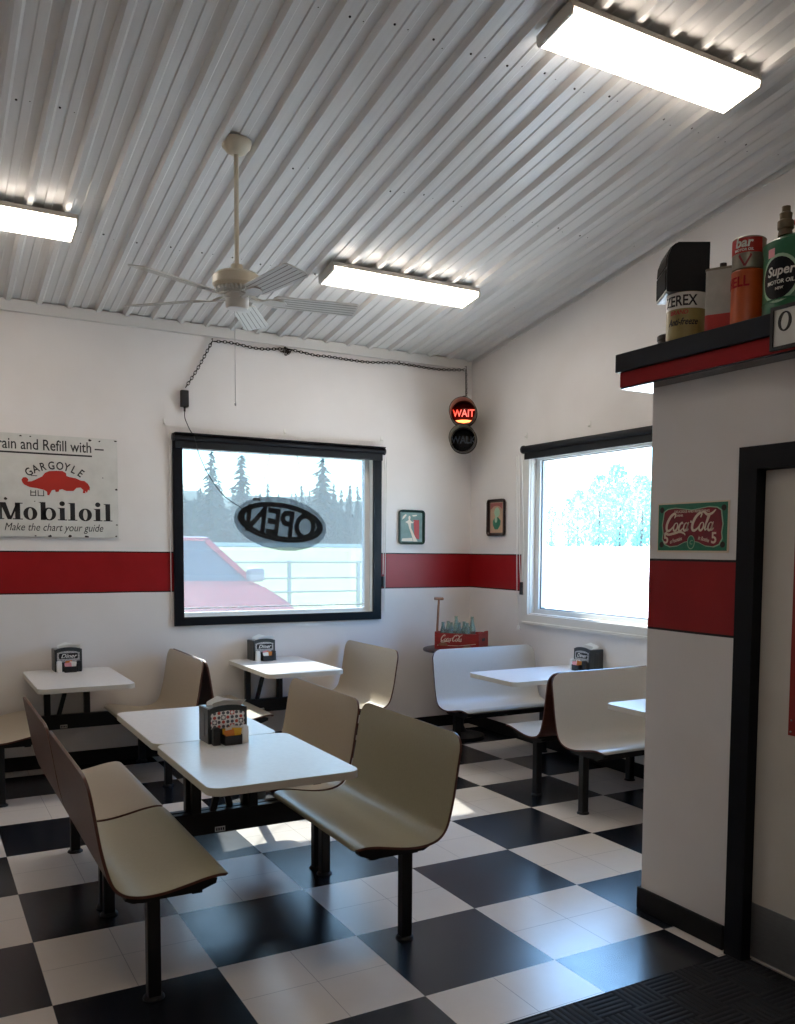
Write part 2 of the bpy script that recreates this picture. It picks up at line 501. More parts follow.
# baseboards and the light trim under the ceiling edge
def base(name, lo, hi): b = BM(); box(b, lo, hi, .004); struct(name, b, M['black_base'])
base('baseboard_back', (XL, YB - .012, 0), (XR, YB, .105))
base('baseboard_right', (XR - .012, .225, 0), (XR, YB - .012, .105))
base('baseboard_partition', (1.275, -.28, 0), (1.29, .24, .105))
base('baseboard_return', (1.29, .225, 0), (XR - .012, .24, .105))
b = BM(); box(b, (XL, YB - .03, 3.365), (XR - .02, YB, 3.452), .004); struct('trim_1', b, M['grey_trim'])
b = BM()
A = [(y, zc(y) - .004) for y in (YB - .03, YR)]; P = [(A[0][0], A[0][1] - .04), A[0], A[1], (A[1][0], A[1][1] - .04)]
wall_poly(b, [P], 'y', XR - .014, XR); struct('trim_2', b, M['grey_trim'])

# window 1: dark painted frame round the back window, grey vinyl sash, hazy pane
w1 = sempty('window_1')
x0, x1, z0, z1 = WIN1
def frame_rect(bm, ox0, oz0, ox1, oz1, ix0, iz0, ix1, iz1, d0, d1, mtx, bev=0.):
    ring(bm, [(ox0, oz0), (ox1, oz0), (ox1, oz1), (ox0, oz1)], [(ix0, iz0), (ix1, iz0), (ix1, iz1), (ix0, iz1)], d0, d1, mtx)
b = BM(); frame_rect(b, .19, 1.045, 2.035, 2.56, x0 + .005, z0 + .015, x1 - .005, z1 - .005, 0, .028, FB(0, YB, 0))
struct('casing', b, M['navy'], w1)
b = BM(); frame_rect(b, x0 - .001, z0 - .001, x1 + .001, z1 + .001, x0 + .012, z0 + .012, x1 - .012, z1 - .012, -.150, .001, FB(0, YB, 0)); struct('jamb_liner', b, M['white_trim'], w1)
b = BM(); frame_rect(b, x0, z0, x1, z1, x0 + .012, z0 + .045, x1 - .055, z1 - .03, -.12, -.06, FB(0, YB, 0)); struct('sash', b, M['pvc'], w1)
b = BM(); box(b, (x0 + .03, YB + .062, z0 + .075), (x1 - .05, YB + .072, z0 + .085)); struct('blind_rail', b, M['pvc'], w1)
b = BM(); box(b, (x0, YB + .086, z0), (x1, YB + .091, z1)); struct('pane', b, M['pane_back'], w1)
# window 2: white vinyl window in the right wall
w2 = sempty('window_2')
y0, y1, z0, z1 = WIN2
MR = frame((XR, 0, 0), (0, -1, 0), (0, 0, 1))
b = BM(); frame_rect(b, -y1 - .001, z0 - .001, -y0 + .001, z1 + .001, -y1 + .012, z0 + .012, -y0 - .012, z1 - .012, -.150, .001, MR); struct('jamb_liner', b, M['white_trim'], w2)
b = BM(); frame_rect(b, -y1 - .095, z0 - .06, -y0 + .06, z1 + .05, -y1 + .002, z0 + .002, -y0 - .002, z1 - .002, 0, .018, MR); struct('casing', b, M['white_trim'], w2)
b = BM(); box(b, (XR - .03, y0 - .07, z0 - .085), (XR, y1 + .07, z0 - .06), .004); struct('sill_board', b, M['white_trim'], w2)
b = BM(); frame_rect(b, -y1, z0, -y0, z1, -y1 + .07, z0 + .05, -y0 - .07, z1 - .05, -.12, -.05, MR); struct('sash', b, M['pvc'], w2)
b = BM(); frame_rect(b, -y1 + .07, z0 + .05, -y0 - .07, z1 - .05, -y1 + .085, z0 + .062, -y0 - .085, z1 - .06, -.115, -.07, MR); struct('glazing_bead', b, M['steel'], w2)
b = BM(); box(b, (XR + .09, y0, z0), (XR + .095, y1, z1)); struct('pane', b, M['pane_right'], w2)

# kitchen door in its black frame
d1 = sempty('door_1')
b = BM()
MP = frame((1.29, 0, 0), (0, -1, 0), (0, 0, 1))
prism(b, [(.302, 0), (.393, 0), (.393, 2.002), (1.33, 2.002), (1.33, 0), (1.45, 0), (1.45, 2.094), (.302, 2.094)], 0, .028, MP)
prism(b, [(.3852, 0), (.393, 0), (.393, 2.002), (1.322, 2.002), (1.322, 0), (1.3298, 0), (1.3298, 2.0098), (.3852, 2.0098)], -.118, 0, MP)
struct('door_frame', b, M['navy'], d1)
b = BM(); box(b, (1.3125, -1.320, .008), (1.355, -.395, 1.999), .002); leaf = struct('door_leaf', b, M['door'], d1)
b = BM(); box(b, (1.3095, -1.31, .02), (1.3125, -.397, .245), .0008); kp = struct('kick_plate', b, M['steel'], leaf); kp['label'] = 'brushed grey metal kick plate'

# ------------------------------------------------------------------ shelf over the partition
sh = thing('display_ledge', 'navy and red stepped display ledge on top of the pillar wall, carrying old cans', 'shelf', (1.17, .35, 2.40))
def L(x, y, z): return (x - 1.17, y - .35, z - 2.40)
b = BM(); box(b, L(1.17, YR + .003, 2.485), L(XR - .003, .35, 2.566), .004); make('top_board', b, M['navy_shelf'], sh)
b = BM(); box(b, L(1.188, YR + .003, 2.418), L(XR - .003, .335, 2.485), .003); make('red_fascia', b, M['red_shelf'], sh)
g = mat('gloss_navy_underside', '2A303A', .08); NT(g).b.inputs['Specular IOR Level'].default_value = .8
b = BM(); box(b, L(1.192, YR + .003, 2.4105), L(XR - .003, .331, 2.418)); make('underside_board', b, g, sh)

def on_shelf(y, x=1.30): return (x, y, 2.566)
def cyl_letters(bm, s, size, R, z, ang0, shear=0., bold=0.03, sx=1.):
    """letters wrapped round a can; ang0 = middle of the text, radians about +Z from -X"""
    tmp = BM(); text(tmp, s, size, I4, .0012, shear, 'CENTER', sx, bold)
    vm = {}
    for v in tmp.verts:
        a = PI + ang0 + v.co.x / R
        vm[v] = bm.verts.new(((R + v.co.z) * math.cos(a), (R + v.co.z) * math.sin(a), z + v.co.y))
    for f in tmp.faces:
        try: bm.faces.new([vm[v] for v in f.verts])
        except ValueError: pass
    tmp.free()
def patch(bm, R, z0, z1, a0, a1, t=.0008, n=14):
    A = []
    for i in range(n + 1):
        a = PI + a0 + (a1 - a0) * i / n
        A.append([bm.verts.new((r * math.cos(a), r * math.sin(a), z)) for r, z in ((R, z0), (R + t, z0), (R + t, z1), (R, z1))])
    for p, q in zip(A, A[1:]):
        for k in range(4): bm.faces.new((p[k], q[k], q[(k + 1) % 4], p[(k + 1) % 4]))
    bm.faces.new(A[0]); bm.faces.new(list(reversed(A[-1])))
VA = .78   # the camera sees the cans from about this angle round from -X towards -Y
# antifreeze can
zx = thing('antifreeze_can', 'round antifreeze can with gold lower half and white lettered top band', 'can', on_shelf(.03, 1.29))
R = .088
b = BM(); lathe(b, [(R - .004, 0), (R, .004), (R, .12), (R, .199), (R - .003, .204), (R - .006, .204), (R - .006, .199), (0, .199)], n=36); body = make('can_body', b, M['gold_can'], zx, True)
b = BM(); lathe(b, [(R + .0004, .134), (R + .001, .134), (R + .001, .2015), (R + .0004, .2015)], n=36, cap=False); make('white_band', b, M['can_white'], body, True)
b = BM(); cyl_letters(b, 'ZEREX', .062, R + .001, .146, VA - .40, 0, .02, .82); make('lettering', b, M['ink'], body)
b = BM(); cyl_letters(b, 'BRAND', .024, R + .0008, .110, VA - .42, .2, .02); make('red_lettering', b, M['sign_red'], body)
b = BM(); cyl_letters(b, 'Anti-freeze', .040, R + .0008, .066, VA - .25, .35, .015, .72); make('script_lettering', b, M['ink'], body)
# speaker lying on the antifreeze can
sp = thing('speaker', 'black box speaker resting on top of the antifreeze can', 'speaker', (1.30, .058, 2.566 + .2042), math.radians(-32))
sp.scale = (1, 1, .90)
mX = frame((0, 0, 0), (1, 0, 0), (0, 0, 1))
# profile in (x, z): the rounded grille end (-X) looks into the dining room
Px = [(-.10, .004), (-.094, 0), (.078, 0), (.078, .228), (-.055, .228), (-.082, .205), (-.097, .16), (-.10, .105)]
prism_b = BM(); prism(prism_b, Px, -.1, .1, mX); make('cabinet', prism_b, M['speaker_black'], sp)
b = BM(); prism(b, [(-.104, .012), (-.1005, .012), (-.1005, .108), (-.104, .108)], -.09, .09, mX); make('lower_grille', b, noisy('black_grille', '0C0D10', '14151A', 60, .85, spec=.15), sp)
b = BM(); prism(b, [(-.1035, .118), (-.1005, .118), (-.0975, .160), (-.083, .204), (-.060, .2245), (-.062, .227), (-.086, .206), (-.1005, .161)], -.09, .09, mX); make('upper_grille', b, noisy('brown_grille', '1A1613', '221D19', 60, .85, spec=.15), sp)
# dark cap
b = BM(); lathe(b, [(.052, 0), (.055, .004), (.055, .055), (.058, .058), (.058, .075), (.052, .08), (0, .08)], n=28)
o = make('round_tin', b, M['dark_bronze'], None, True, on_shelf(.20, 1.36)); tag(o, 'small dark round tin lowest on the ledge, left of the antifreeze can', 'tin')
# oblong solvent tin
tn = thing('oblong_tin', 'oblong grey tin with red bottom band and small screw cap', 'can', on_shelf(-.155, 1.30), math.radians(28))
b = BM(); prism(b, rrect(-.045, -.062, .045, .062, .018), 0, .262); body = make('can_body', b, M['grey_can'], tn, True)
b = BM(); ring(b, rrect(-.0458, -.0628, .0458, .0628, .0188), rrect(-.0452, -.0622, .0452, .0622, .0182), .002, .082); make('red_band', b, M['red_can'], body)
b = BM(); ring(b, rrect(-.0475, -.0645, .0475, .0645, .02), rrect(-.043, -.060, .043, .060, .016), .260, .269); make('rim', b, M['tin'], body)
b = BM(); prism(b, rrect(-.044, -.061, .044, .061, .017), .261, .265); lathe(b, [(.028, .265), (.012, .271), (.012, .283), (.014, .283), (.014, .295), (0, .296)], n=16); make('screw_cap', b, M['dark_bronze'], tn, True)
# two round cans, one on the other
def round_can(name, label, z, R, H, m, y):
    t = thing(name, label, 'can', (1.293, y, z))
    b = BM(); lathe(b, [(R - .005, 0), (R, .003), (R + .001, .006), (R, .009), (R, H - .009), (R + .001, H - .006), (R, H - .003), (R - .004, H), (R - .006, H - .004), (0, H - .004)], n=32)
    return t, make('can_body', b, m, t, True)
R = .066
oc, body = round_can('oil_can', 'orange round oil can, the lower of the two stacked cans', 2.566, R, .222, M['orange_can'], -.294)
b = BM(); cyl_letters(b, 'SHELL', .056, R + .0006, .155, VA - 1.02, 0, .02, .9); make('lettering', b, M['red_shelf'], body)
uc, body = round_can('oil_can', 'red and silver round oil can standing on the orange can', 2.566 + .222, R - .001, .126, M['tin'], -.294)
b = BM(); patch(b, R - .001, .062, .119, VA - 1.55, VA + .75); make('red_panel', b, M['red_can'], body)
b = BM(); cyl_letters(b, 'bar', .050, R, .084, VA - .42, .15, .025, 1.05); make('lettering', b, M['can_white'], body)
b = BM(); cyl_letters(b, 'MOTOR OIL', .013, R, .068, VA - .4, .1, .02, 1.1); make('small_lettering', b, M['can_white'], body)
b = BM()
for tri, d in ((((-.024, .052), (.024, .052), (0, .010)), .0008), ):
    for i in range(3):
        p, q = tri[i], tri[(i + 1) % 3]
        dx, dy = q[0] - p[0], q[1] - p[1]; Ln = math.hypot(dx, dy); nx, ny = -dy / Ln * .004, dx / Ln * .004
        P4 = [(p[0] - nx, p[1] - ny), (q[0] - nx, q[1] - ny), (q[0] + nx, q[1] + ny), (p[0] + nx, p[1] + ny)]
        A_, B_ = [], []
        for x, z in P4:
            a = PI + VA - .30 + x / R
            A_.append(b.verts.new(((R - .0005) * math.cos(a), (R - .0005) * math.sin(a), z))); B_.append(b.verts.new(((R + .0006) * math.cos(a), (R + .0006) * math.sin(a), z)))
        b.faces.new(A_); b.faces.new(B_)
        for k in range(4): b.faces.new((A_[k], A_[(k + 1) % 4], B_[(k + 1) % 4], B_[k]))
make('triangle_emblem', b, M['sign_maroon'], body)
# big green motor oil can
gc = thing('green_oil_can', 'large green motor oil can with a round black emblem and spout', 'can', on_shelf(-.494, 1.345))
gc.scale = (1, 1, 1.07)
R = .132
b = BM(); lathe(b, [(R - .004, 0), (R + .003, .004), (R + .003, .02), (R, .026), (R, .05), (R + .002, .056), (R, .062), (R, .238), (R + .003, .244), (R + .003, .260), (R - .006, .266), (.09, .284), (.03, .293), (0, .293)], n=44); body = make('can_body', b, M['green_can'], gc, True)
def disc_on(bm, R, cz, ca, rz, t0, t1, n=28, inner=0.):
    def P(rad, k, t):
        th = 2 * PI * k / n; a = PI + ca + rad * math.cos(th) / R
        return ((R + t) * math.cos(a), (R + t) * math.sin(a), cz + rad * math.sin(th))
    rads = [inner + (rz - inner) * i / 4 for i in range(5)]
    rows = [[bm.verts.new(P(r, k, t1)) for k in range(n)] for r in rads if r > 0]
    for A_, B_ in zip(rows, rows[1:]):
        for k in range(n): bm.faces.new((A_[k], A_[(k + 1) % n], B_[(k + 1) % n], B_[k]))
    if inner == 0: bm.faces.new(rows[0])
    low = [bm.verts.new(P(rz, k, t0)) for k in range(n)]
    for k in range(n): bm.faces.new((rows[-1][k], rows[-1][(k + 1) % n], low[(k + 1) % n], low[k]))
b = BM(); disc_on(b, R, .128, VA - .72, .084, 0, .0008); make('emblem_ring', b, M['sign_gold'], body)
b = BM(); disc_on(b, R, .128, VA - .72, .073, .0006, .0016); make('emblem_disc', b, M['navy'], body)
b = BM(); cyl_letters(b, 'Super', .046, R + .0015, .138, VA - .66, .15, .02, 1.05); cyl_letters(b, 'MOTOR OIL', .019, R + .0015, .108, VA - .66, .1, .02, 1.1); cyl_letters(b, 'NEW', .013, R + .0015, .088, VA - .66, 0, .02, 1.1); make('lettering', b, M['can_white'], body)
b = BM(); patch(b, R, .205, .235, VA - 1.1, VA - .85); make('pink_badge', b, M['packet_p'], body)
b = BM(); lathe(b, [(.028, .285), (.024, .305), (.030, .31), (.030, .335), (.022, .341), (.024, .362), (.016, .368), (.016, .386), (0, .388)], Matrix.Translation((-.075, .01, 0)), 16); make('spout', b, M['spout'], gc, True)
b = BM(); tube(b, spline([(-.03, -.12, .28), (-.035, -.105, .34), (-.01, -.02, .355), (.01, .05, .348), (.02, .09, .283)], 8), .008, 8); make('handle', b, M['red_can'], gc, True)

# black framed white sign on the face of the ledge
sg = thing('ledge_sign', 'white sign with black frame hung on the face of the navy ledge', 'sign', (1.168, -.525, 2.42))
F = frame((0, 0, 0), (0, -1, 0), (0, 0, 1))
b = BM(); box(b, (.006, .006, .002), (.894, .152, .008), 0, F); make('panel', b, M['enamel_white'], sg)
b = BM(); ring(b, [(0, 0), (.9, 0), (.9, .158), (0, .158)], [(.012, .012), (.888, .012), (.888, .146), (.012, .146)], .001, .016, F); make('sign_frame', b, M['ink'], sg)
b = BM()
def serif_O(bm, cx, cy, rx, ry, z0, z1, mtx):
    ring(bm, ell(cx, cy, rx, ry, 28), ell(cx, cy, rx * .55, ry * .84, 28, -.12), z0, z1, mtx)
def serif_C(bm, cx, cy, rx, ry, z0, z1, mtx):
    o_ = ell(cx, cy, rx, ry, 26, 0, .75, 2 * PI - .75); i_ = ell(cx + rx * .06, cy, rx * .56, ry * .85, 26, 0, 2 * PI - .95, .95)
    prism(bm, o_ + i_, z0, z1, mtx)
    prism(bm, [(cx + rx * .72, cy + ry * .35), (cx + rx * .80, cy + ry * .35), (cx + rx * .80, cy + ry * .95), (cx + rx * .68, cy + ry * .7)], z0, z1, mtx)
serif_O(b, .060, .100, .030, .036, .008, .0095, F); serif_C(b, .138, .100, .030, .036, .008, .0095, F)
make('lettering', b, M['ink'], sg)
# red sheet on the kitchen door
rs = thing('door_sign', 'red metal sign fixed to the off-white kitchen door', 'sign', (1.3127, -.545, .965))
b = BM(); box(b, (0, .0, .0005), (.30, .80, .004), .0008, F); make('plate', b, M['red_enamel'], rs)
for px, py in ((.012, .015), (.012, .785), (.288, .015), (.288, .785), (.014, .06)):
    b = BM(); lathe(b, [(.005, .004), (.004, .006), (0, .0065)], F @ Matrix.Translation((px, py, 0)), 10); make('screw', b, M['chrome'], rs)

# floor mat
b = BM(); prism(b, [(-.9, -1.9), (1.256, -1.9), (1.256, -1.318), (1.306, -1.318), (1.306, -.398), (1.256, -.398), (1.256, -.325), (-.9, -.325)], 0, .007); o = make('floor_mat', b, M['mat']); tag(o, 'black ribbed rubber mat on the floor before the kitchen door', 'floor mat')

# ------------------------------------------------------------------ booth seats
PROF = [(.262, .438), (.266, .449), (.280, .456), (.305, .459), (.36, .453), (.43, .439), (.50, .427), (.56, .424), (.61, .430),
        (.65, .446), (.68, .480), (.70, .54), (.718, .62), (.737, .74), (.752, .83), (.762, .878)]
SP = spline([(p[0] - .53, p[1]) for p in PROF], 4)
def sheet(bm, off0, off1, W, trim=0.):
    """bent sheet following the seat profile, thickness from off0 to off1 along the profile normal, rounded corners"""
    P = SP; N = len(P); S = [0]
    for i in range(1, N): S.append(S[-1] + (P[i] - P[i - 1]).length)
    T = S[-1]; rows = []
    def hw(s):
        w = W / 2 - trim
        for d, r in ((s - trim * .6, .045), (T - s - trim * .6, .075)):
            d = max(d, 0)
            if d < r: w -= r - math.sqrt(max(r * r - (r - d) ** 2, 0))
        return max(w, .02)
    for i in range(N):
        d = (P[min(i + 1, N - 1)] - P[max(i - 1, 0)]).normalized(); n = Vector((-d.y, d.x, 0))   # towards the sitter
        h = hw(S[i]); a = P[i] + n * off0; c = P[i] + n * off1
        ys = [-h, -h * .5, 0, h * .5, h]
        rows.append(([bm.verts.new((a.x, y, a.y)) for y in ys], [bm.verts.new((c.x, y, c.y)) for y in ys]))
    for (A0, C0), (A1, C1) in zip(rows, rows[1:]):
        for k in range(4):
            bm.faces.new((A0[k], A0[k + 1], A1[k + 1], A1[k])); bm.faces.new((C0[k], C0[k + 1], C1[k + 1], C1[k]))
        bm.faces.new((A0[0], A1[0], C1[0], C0[0])); bm.faces.new((A0[4], A1[4], C1[4], C0[4]))
    for A, C in (rows[0], rows[-1]):
        for k in range(4): bm.faces.new((A[k], A[k + 1], C[k + 1], C[k]))

def bench(label, x, y, rz, legs, lam='lam', W=1.0, group='cafe booth benches'):
    t = thing('booth_bench', label, 'bench', (x, y, 0), rz, group)
    b = BM(); sheet(b, -.010, 0, W); make('seat_shell', b, M['wood_back'], t, True)['label'] = 'brown outer shell of seat and backrest'
    b = BM(); sheet(b, 0, .0015, W, .002); make('laminate_face', b, M[lam], t, True)['label'] = {'lam': 'beige', 'lam_olive': 'olive beige', 'lam_grey': 'pale grey'}[lam] + ' laminate sitting face'
    b = BM()
    for d in (.37, .56): box(b, (d - .53 - .02, -W / 2 + .06, .375), (d - .53 + .02, W / 2 - .06, .410), .003)
    make('seat_rail', b, M['black_metal'], t)
    for s in (-1, 1):
        b = BM(); yy = s * (W / 2 - .075)
        prism(b, [(-.235, .424), (-.23, .405), (-.16, .382), (.075, .382), (.105, .398), (.10, .408), (.03, .405), (-.04, .406), (-.13, .425), (-.20, .434)], -.02, .02,
              frame((0, yy, 0), (1, 0, 0), (0, 0, 1)))
        make('seat_bracket', b, M['black_metal'], t)
    for yy in legs:
        b = BM(); box(b, (-.024, yy - .024, .006), (.024, yy + .024, .38), .004)
        lathe(b, [(.040, 0), (.040, .005), (.034, .012), (.03, .014)], Matrix.Translation((0, yy, 0)), 20); make('leg', b, M['black_metal'], t)
    return t
CX = -.355                               # centre line of the booth in the foreground
bench('near left booth bench seen from behind, its brown back towards the viewer', CX - .53, .905, PI, (.415, -.465), 'lam_olive')
bench('far left bench of the front booth, directly behind the near brown-backed one', CX - .53, 1.935, PI, (-.415, .465))
bench('near right bench of the front booth, its wide olive beige back facing left', CX + .53, .905, 0, (-.415, .465), 'lam_olive')
bench('far right bench of the front booth, between its near neighbour and the back window', CX + .53, 1.935, 0, (.415, -.465))
C1, C2, YC = -.63, .92, 3.915           # the two booths along the back wall
bench('beige bench cut by the left photo edge, left of the leftmost wall table', C1 - .53, YC, PI, (.405, -.44))
bench('bench right of the leftmost wall table, back to back with another bench', C1 + .53, YC, 0, (-.405, .44))
bench('bench left of the table under the back window, mostly hidden behind its twin back', C2 - .53, YC, PI, (.405, -.44))
bench('bench right of the table under the back window, its back partly in sunlight', C2 + .53, YC, 0, (-.405, .44))
D1, D2, XC = 2.585, 1.03, 2.445          # the two booths along the right wall
bench('blue-lit bench in the far corner in front of the red bottle crate', XC, D1 + .53, PI / 2, (.405, -.44), 'lam_grey')
bench('bench with dark back on the near side of the corner booth table', XC, D1 - .53, -PI / 2, (-.405, .44), 'lam_grey')
bench('grey-lit bench beside the pillar wall, facing the viewer', XC, D2 + .53, PI / 2, (.405, -.44), 'lam_grey')

# ------------------------------------------------------------------ tables
def table(label, x, y, rz, L, hw=.306, g='white booth tables'):
    """local +Y end carries the posts on the cross beam"""
    t = thing('booth_table', label, 'table', (x, y, 0), rz, g)
    h = L / 2
    b = BM(); prism(b, rrect(-hw, -h, hw, h, .06, 7), .718, .7485); make('edge_band', b, M['table_edge'], t, True)['label'] = 'cream edge of the table top'
    b = BM(); prism(b, rrect(-hw + .0015, -h + .0015, hw - .0015, h - .0015, .0585, 7), .7485, .7505); make('tabletop', b, M['table_top'], t, True)['label'] = 'white laminate top'
    for s in (-1, 1):
        b = BM(); box(b, (s * .14 - .022, h - .046, .406), (s * .14 + .022, h - .002, .705), .004); make('post', b, M['black_metal'], t)
        b = BM(); prism(b, [(h - .02, .718), (h - .85, .718), (h - .85, .702), (h - .40, .685), (h - .02, .675)], -.016, .016, frame((s * .14, 0, 0), (0, 1, 0), (0, 0, 1))); make('support_arm', b, M['black_metal'], t)
    b = BM(); bar(b, (-.06, h - .024, .404), (.02, h - .024, .705), .03); make('brace', b, M['black_metal'], t)
    b = BM(); bar(b, (-.165, h - .024, .7), (.165, h - .024, .7), .03); make('top_rail', b, M['black_metal'], t)
    b = BM(); box(b, (-.505, h - .046, .298), (.505, h - .002, .408), .005); bm_ = make('cross_beam', b, M['black_metal'], t)
    b = BM(); box(b, (-.055, h - .0472, .306), (-.005, h - .0458, .331)); make('sticker', b, M['enamel_white'], bm_)
    b = BM()
    for i in range(4): box(b, (-.05 + i * .011, h - .0478, .311), (-.043 + i * .011, h - .047, .325))
    make('sticker_print', b, M['ink'], bm_)
    return t
TZ = .7506
table('near white table of the front booth with the patterned napkin box', CX + .018, .970, 0, .90, .322)
table('far white table of the front booth, joined end to end with the near one', CX, 1.895, PI, .94)
table('leftmost white table against the back wall, left of the window', C1, 3.935, 0, 1.01)
table('white sunlit table against the wall under the back window', C2, 3.935, 0, 1.01)
table('white table of the corner booth under the right window', 2.49, D1, -PI / 2, 1.0)
table('white table partly hidden behind the pillar wall on the right', 2.50, D2, -PI / 2, 1.0)

# ------------------------------------------------------------------ napkin boxes, shakers, sugar caddies
def dot_print():
    m = mat('dotted_print', 'F2F2EE', .6); t = NT(m)
    g = t.n('ShaderNodeSeparateXYZ'); t.l(t.obj(), g.inputs[0]); P_ = .0215
    ux = t.math('ADD', t.math('DIVIDE', g.outputs[0], P_), 50.5); uz = t.math('DIVIDE', t.math('SUBTRACT', g.outputs[2], .068), P_)
    fx, fz = (t.math('SUBTRACT', t.math('FRACT', u), .5) for u in (ux, uz))
    r = t.math('SQRT', t.math('ADD', t.math('MULTIPLY', fx, fx), t.math('MULTIPLY', fz, fz)))
    col = t.math('FLOOR', ux); rowz = t.math('FLOOR', uz)
    odd = t.math('FLOORED_MODULO', col, 2.); k3 = t.math('FLOORED_MODULO', t.math('ADD', col, t.math('MULTIPLY', rowz, 2.)), 3.)
    dot = t.mix(t.math('LESS_THAN', k3, .5), lin('5E6068'), lin('C8584E'))
    inv = t.math('MULTIPLY', odd, t.math('LESS_THAN', t.math('FLOORED_MODULO', t.math('ADD', rowz, col), 3.), .5))
    inside = t.math('LESS_THAN', r, .36)
    c1 = t.mix(inside, lin('F2F2EE'), dot); c2 = t.mix(inside, dot, lin('F2F2EE'))
    t.l(t.mix(inv, c1, c2), t.b.inputs['Base Color']); return m
def napkin_box(label, loc, rz, style, g='napkin boxes on the booth tables'):
    t = thing('napkin_dispenser', label, 'napkin dispenser', loc, rz, g)
    b = BM()
    for s in (-1, 1):
        box(b, (s * .0925 - .0035, -.068, .006), (s * .0925 + .0035, .068, .165), .003)
        box(b, (s * .0925 - .005, -.02, .03), (s * .0925 + .005, .02, .14), .002)
    box(b, (-.093, .06, .006), (.093, .068, .165), .002); box(b, (-.095, -.07, 0), (.095, .07, .008), .002)
    make('body', b, M['grey_plastic'], t)
    F0 = frame((0, -.062, 0), (1, 0, 0), (0, 0, 1))
    arch = [(-.09, .008), (.09, .008), (.09, .158)] + [(.09 * math.cos(a), .158 + .022 * math.sin(a)) for a in [PI * i / 12 for i in range(1, 12)]] + [(-.09, .158)]
    b = BM(); prism(b, arch, 0, .006, F0); fp = make('front_panel', b, M['grey_plastic'], t)
    b = BM(); box(b, (-.09, -.058, .160), (-.045, .064, .168), .002); box(b, (.045, -.058, .160), (.09, .064, .168), .002); make('lid', b, M['steel'], t)
    F1 = frame((0, -.068, 0), (1, 0, 0), (0, 0, 1))
    if style == 'dots':
        b = BM(); prism(b, [(-.082, .07), (.082, .07), (.082, .142), (.05, .150), (0, .153), (-.05, .150), (-.082, .142)], 0, .0016, F1); make('print_sheet', b, dot_print(), fp)
    else:
        b = BM(); prism(b, [(-.078, .07), (.078, .07), (.078, .140), (.04, .150), (0, .152), (-.04, .150), (-.078, .140)], 0, .0016, F1); make('print_sheet', b, noisy('speckled_print_' + style, 'E8E8E4', '55565A', 160, .6), fp)
        b = BM(); prism(b, rrect(-.066, .095, .066, .136, .008), .0015, .003, F1); make('name_plate', b, M['ink'], fp)
        b = BM(); text(b, 'Diner', .040, F1 @ Matrix.Translation((0, .102, .003)), .0006, .35, 'CENTER', 1.15, .01); make('lettering', b, M['paper'], fp)
    b = BM(); rnd = random.Random(hash(style) % 7 + int(loc[0] * 100))
    for i in range(7):                   # the folded stack with the top sheets pulled out
        y = -.045 + i * .013
        box(b, (-.083, y, .010), (.083, y + .011, .150 + rnd.uniform(0, .008)), .002)
    make('napkin_stack', b, M['paper'], t)
    for k in range(2):
        b = BM(); a = rnd.uniform(-.25, .25)
        P = [(-.065, .15), (.055, .15), (.085 + .015 * k, .190 + .010 * k), (.0, .215 - .01 * k), (-.055, .192)]
        bm0 = frame((-.01 + .02 * k, -.01 + .03 * k, 0), (1, a, 0), (0, .25 - .5 * k, 1))
        prism(b, P, 0, .002, bm0); make('pulled_napkin', b, M['paper'], t)
    return t
def shaker(label, cat_white, loc, g):
    t = thing('salt_shaker' if cat_white else 'pepper_shaker', label, 'shaker', loc, 0, g)
    m = M['white_plastic'] if cat_white else M['dark_plastic']
    b = BM(); prism(b, rrect(-.0175, -.0175, .0175, .0175, .006), 0, .062); make('body', b, m, t, True)
    b = BM(); prism(b, rrect(-.0165, -.0165, .0165, .0165, .006), .062, .078); prism(b, rrect(-.013, -.013, .013, .013, .005), .078, .082); make('cap', b, m, t, True)
    return t
def caddy(label, loc, rz, cols, where):
    t = thing('sugar_caddy', label, 'sugar caddy', loc, rz, 'sugar caddies')
    b = BM()
    box(b, (-.042, -.03, 0), (.042, .03, .004), .001)
    for s in (-1, 1): box(b, (s * .0405 - .0015, -.03, .004), (s * .0405 + .0015, .03, .048), .001)
    for s, h in ((-1, .044), (1, .052)): box(b, (-.039, s * .0285 - .0015, .004), (.039, s * .0285 + .0015, h), .001)
    make('tray', b, M['dark_plastic'], t)
    ca, sa = math.cos(rz), math.sin(rz)
    for i, c in enumerate(cols):
        y = -.022 + .044 * i / max(1, len(cols) - 1); x = (-.012, .012, 0, .006)[i % 4]
        b = BM(); box(b, (-.024, -.0016, 0), (.024, .0016, .068 + .006 * (i % 3)), .001)
        o = make('sugar_packet', b, M[c], None, False, (loc[0] + x * ca - y * sa, loc[1] + x * sa + y * ca, loc[2] + .0042))
        o.rotation_euler = (0, .12 * (1 if i % 2 else -1), rz)
        nm = {'packet_y': 'yellow', 'packet_o': 'orange', 'packet_p': 'pink', 'packet_w': 'white'}[c]
        tag(o, nm + ' sweetener packet standing in the black caddy ' + where, 'packet', nm + ' sweetener packets ' + where)
def setting(where, loc, rz, style, cols, box_label, flip):
    ca, sa = math.cos(rz), math.sin(rz)
    def w(x, y): return (loc[0] + x * ca - y * sa, loc[1] + x * sa + y * ca, loc[2])
    napkin_box(box_label, loc, rz, style)
    s = -1 if flip else 1
    caddy('black sugar caddy of packets before the napkin box ' + where, w(.004, -.108), rz, cols, where)
    o = shaker('black pepper shaker beside the sugar caddy ' + where, False, w(-.067 * s, -.098), 'pepper shakers'); o.rotation_euler[2] = rz
    o = shaker('white salt shaker beside the sugar caddy ' + where, True, w(.070 * s, -.100), 'salt shakers'); o.rotation_euler[2] = rz
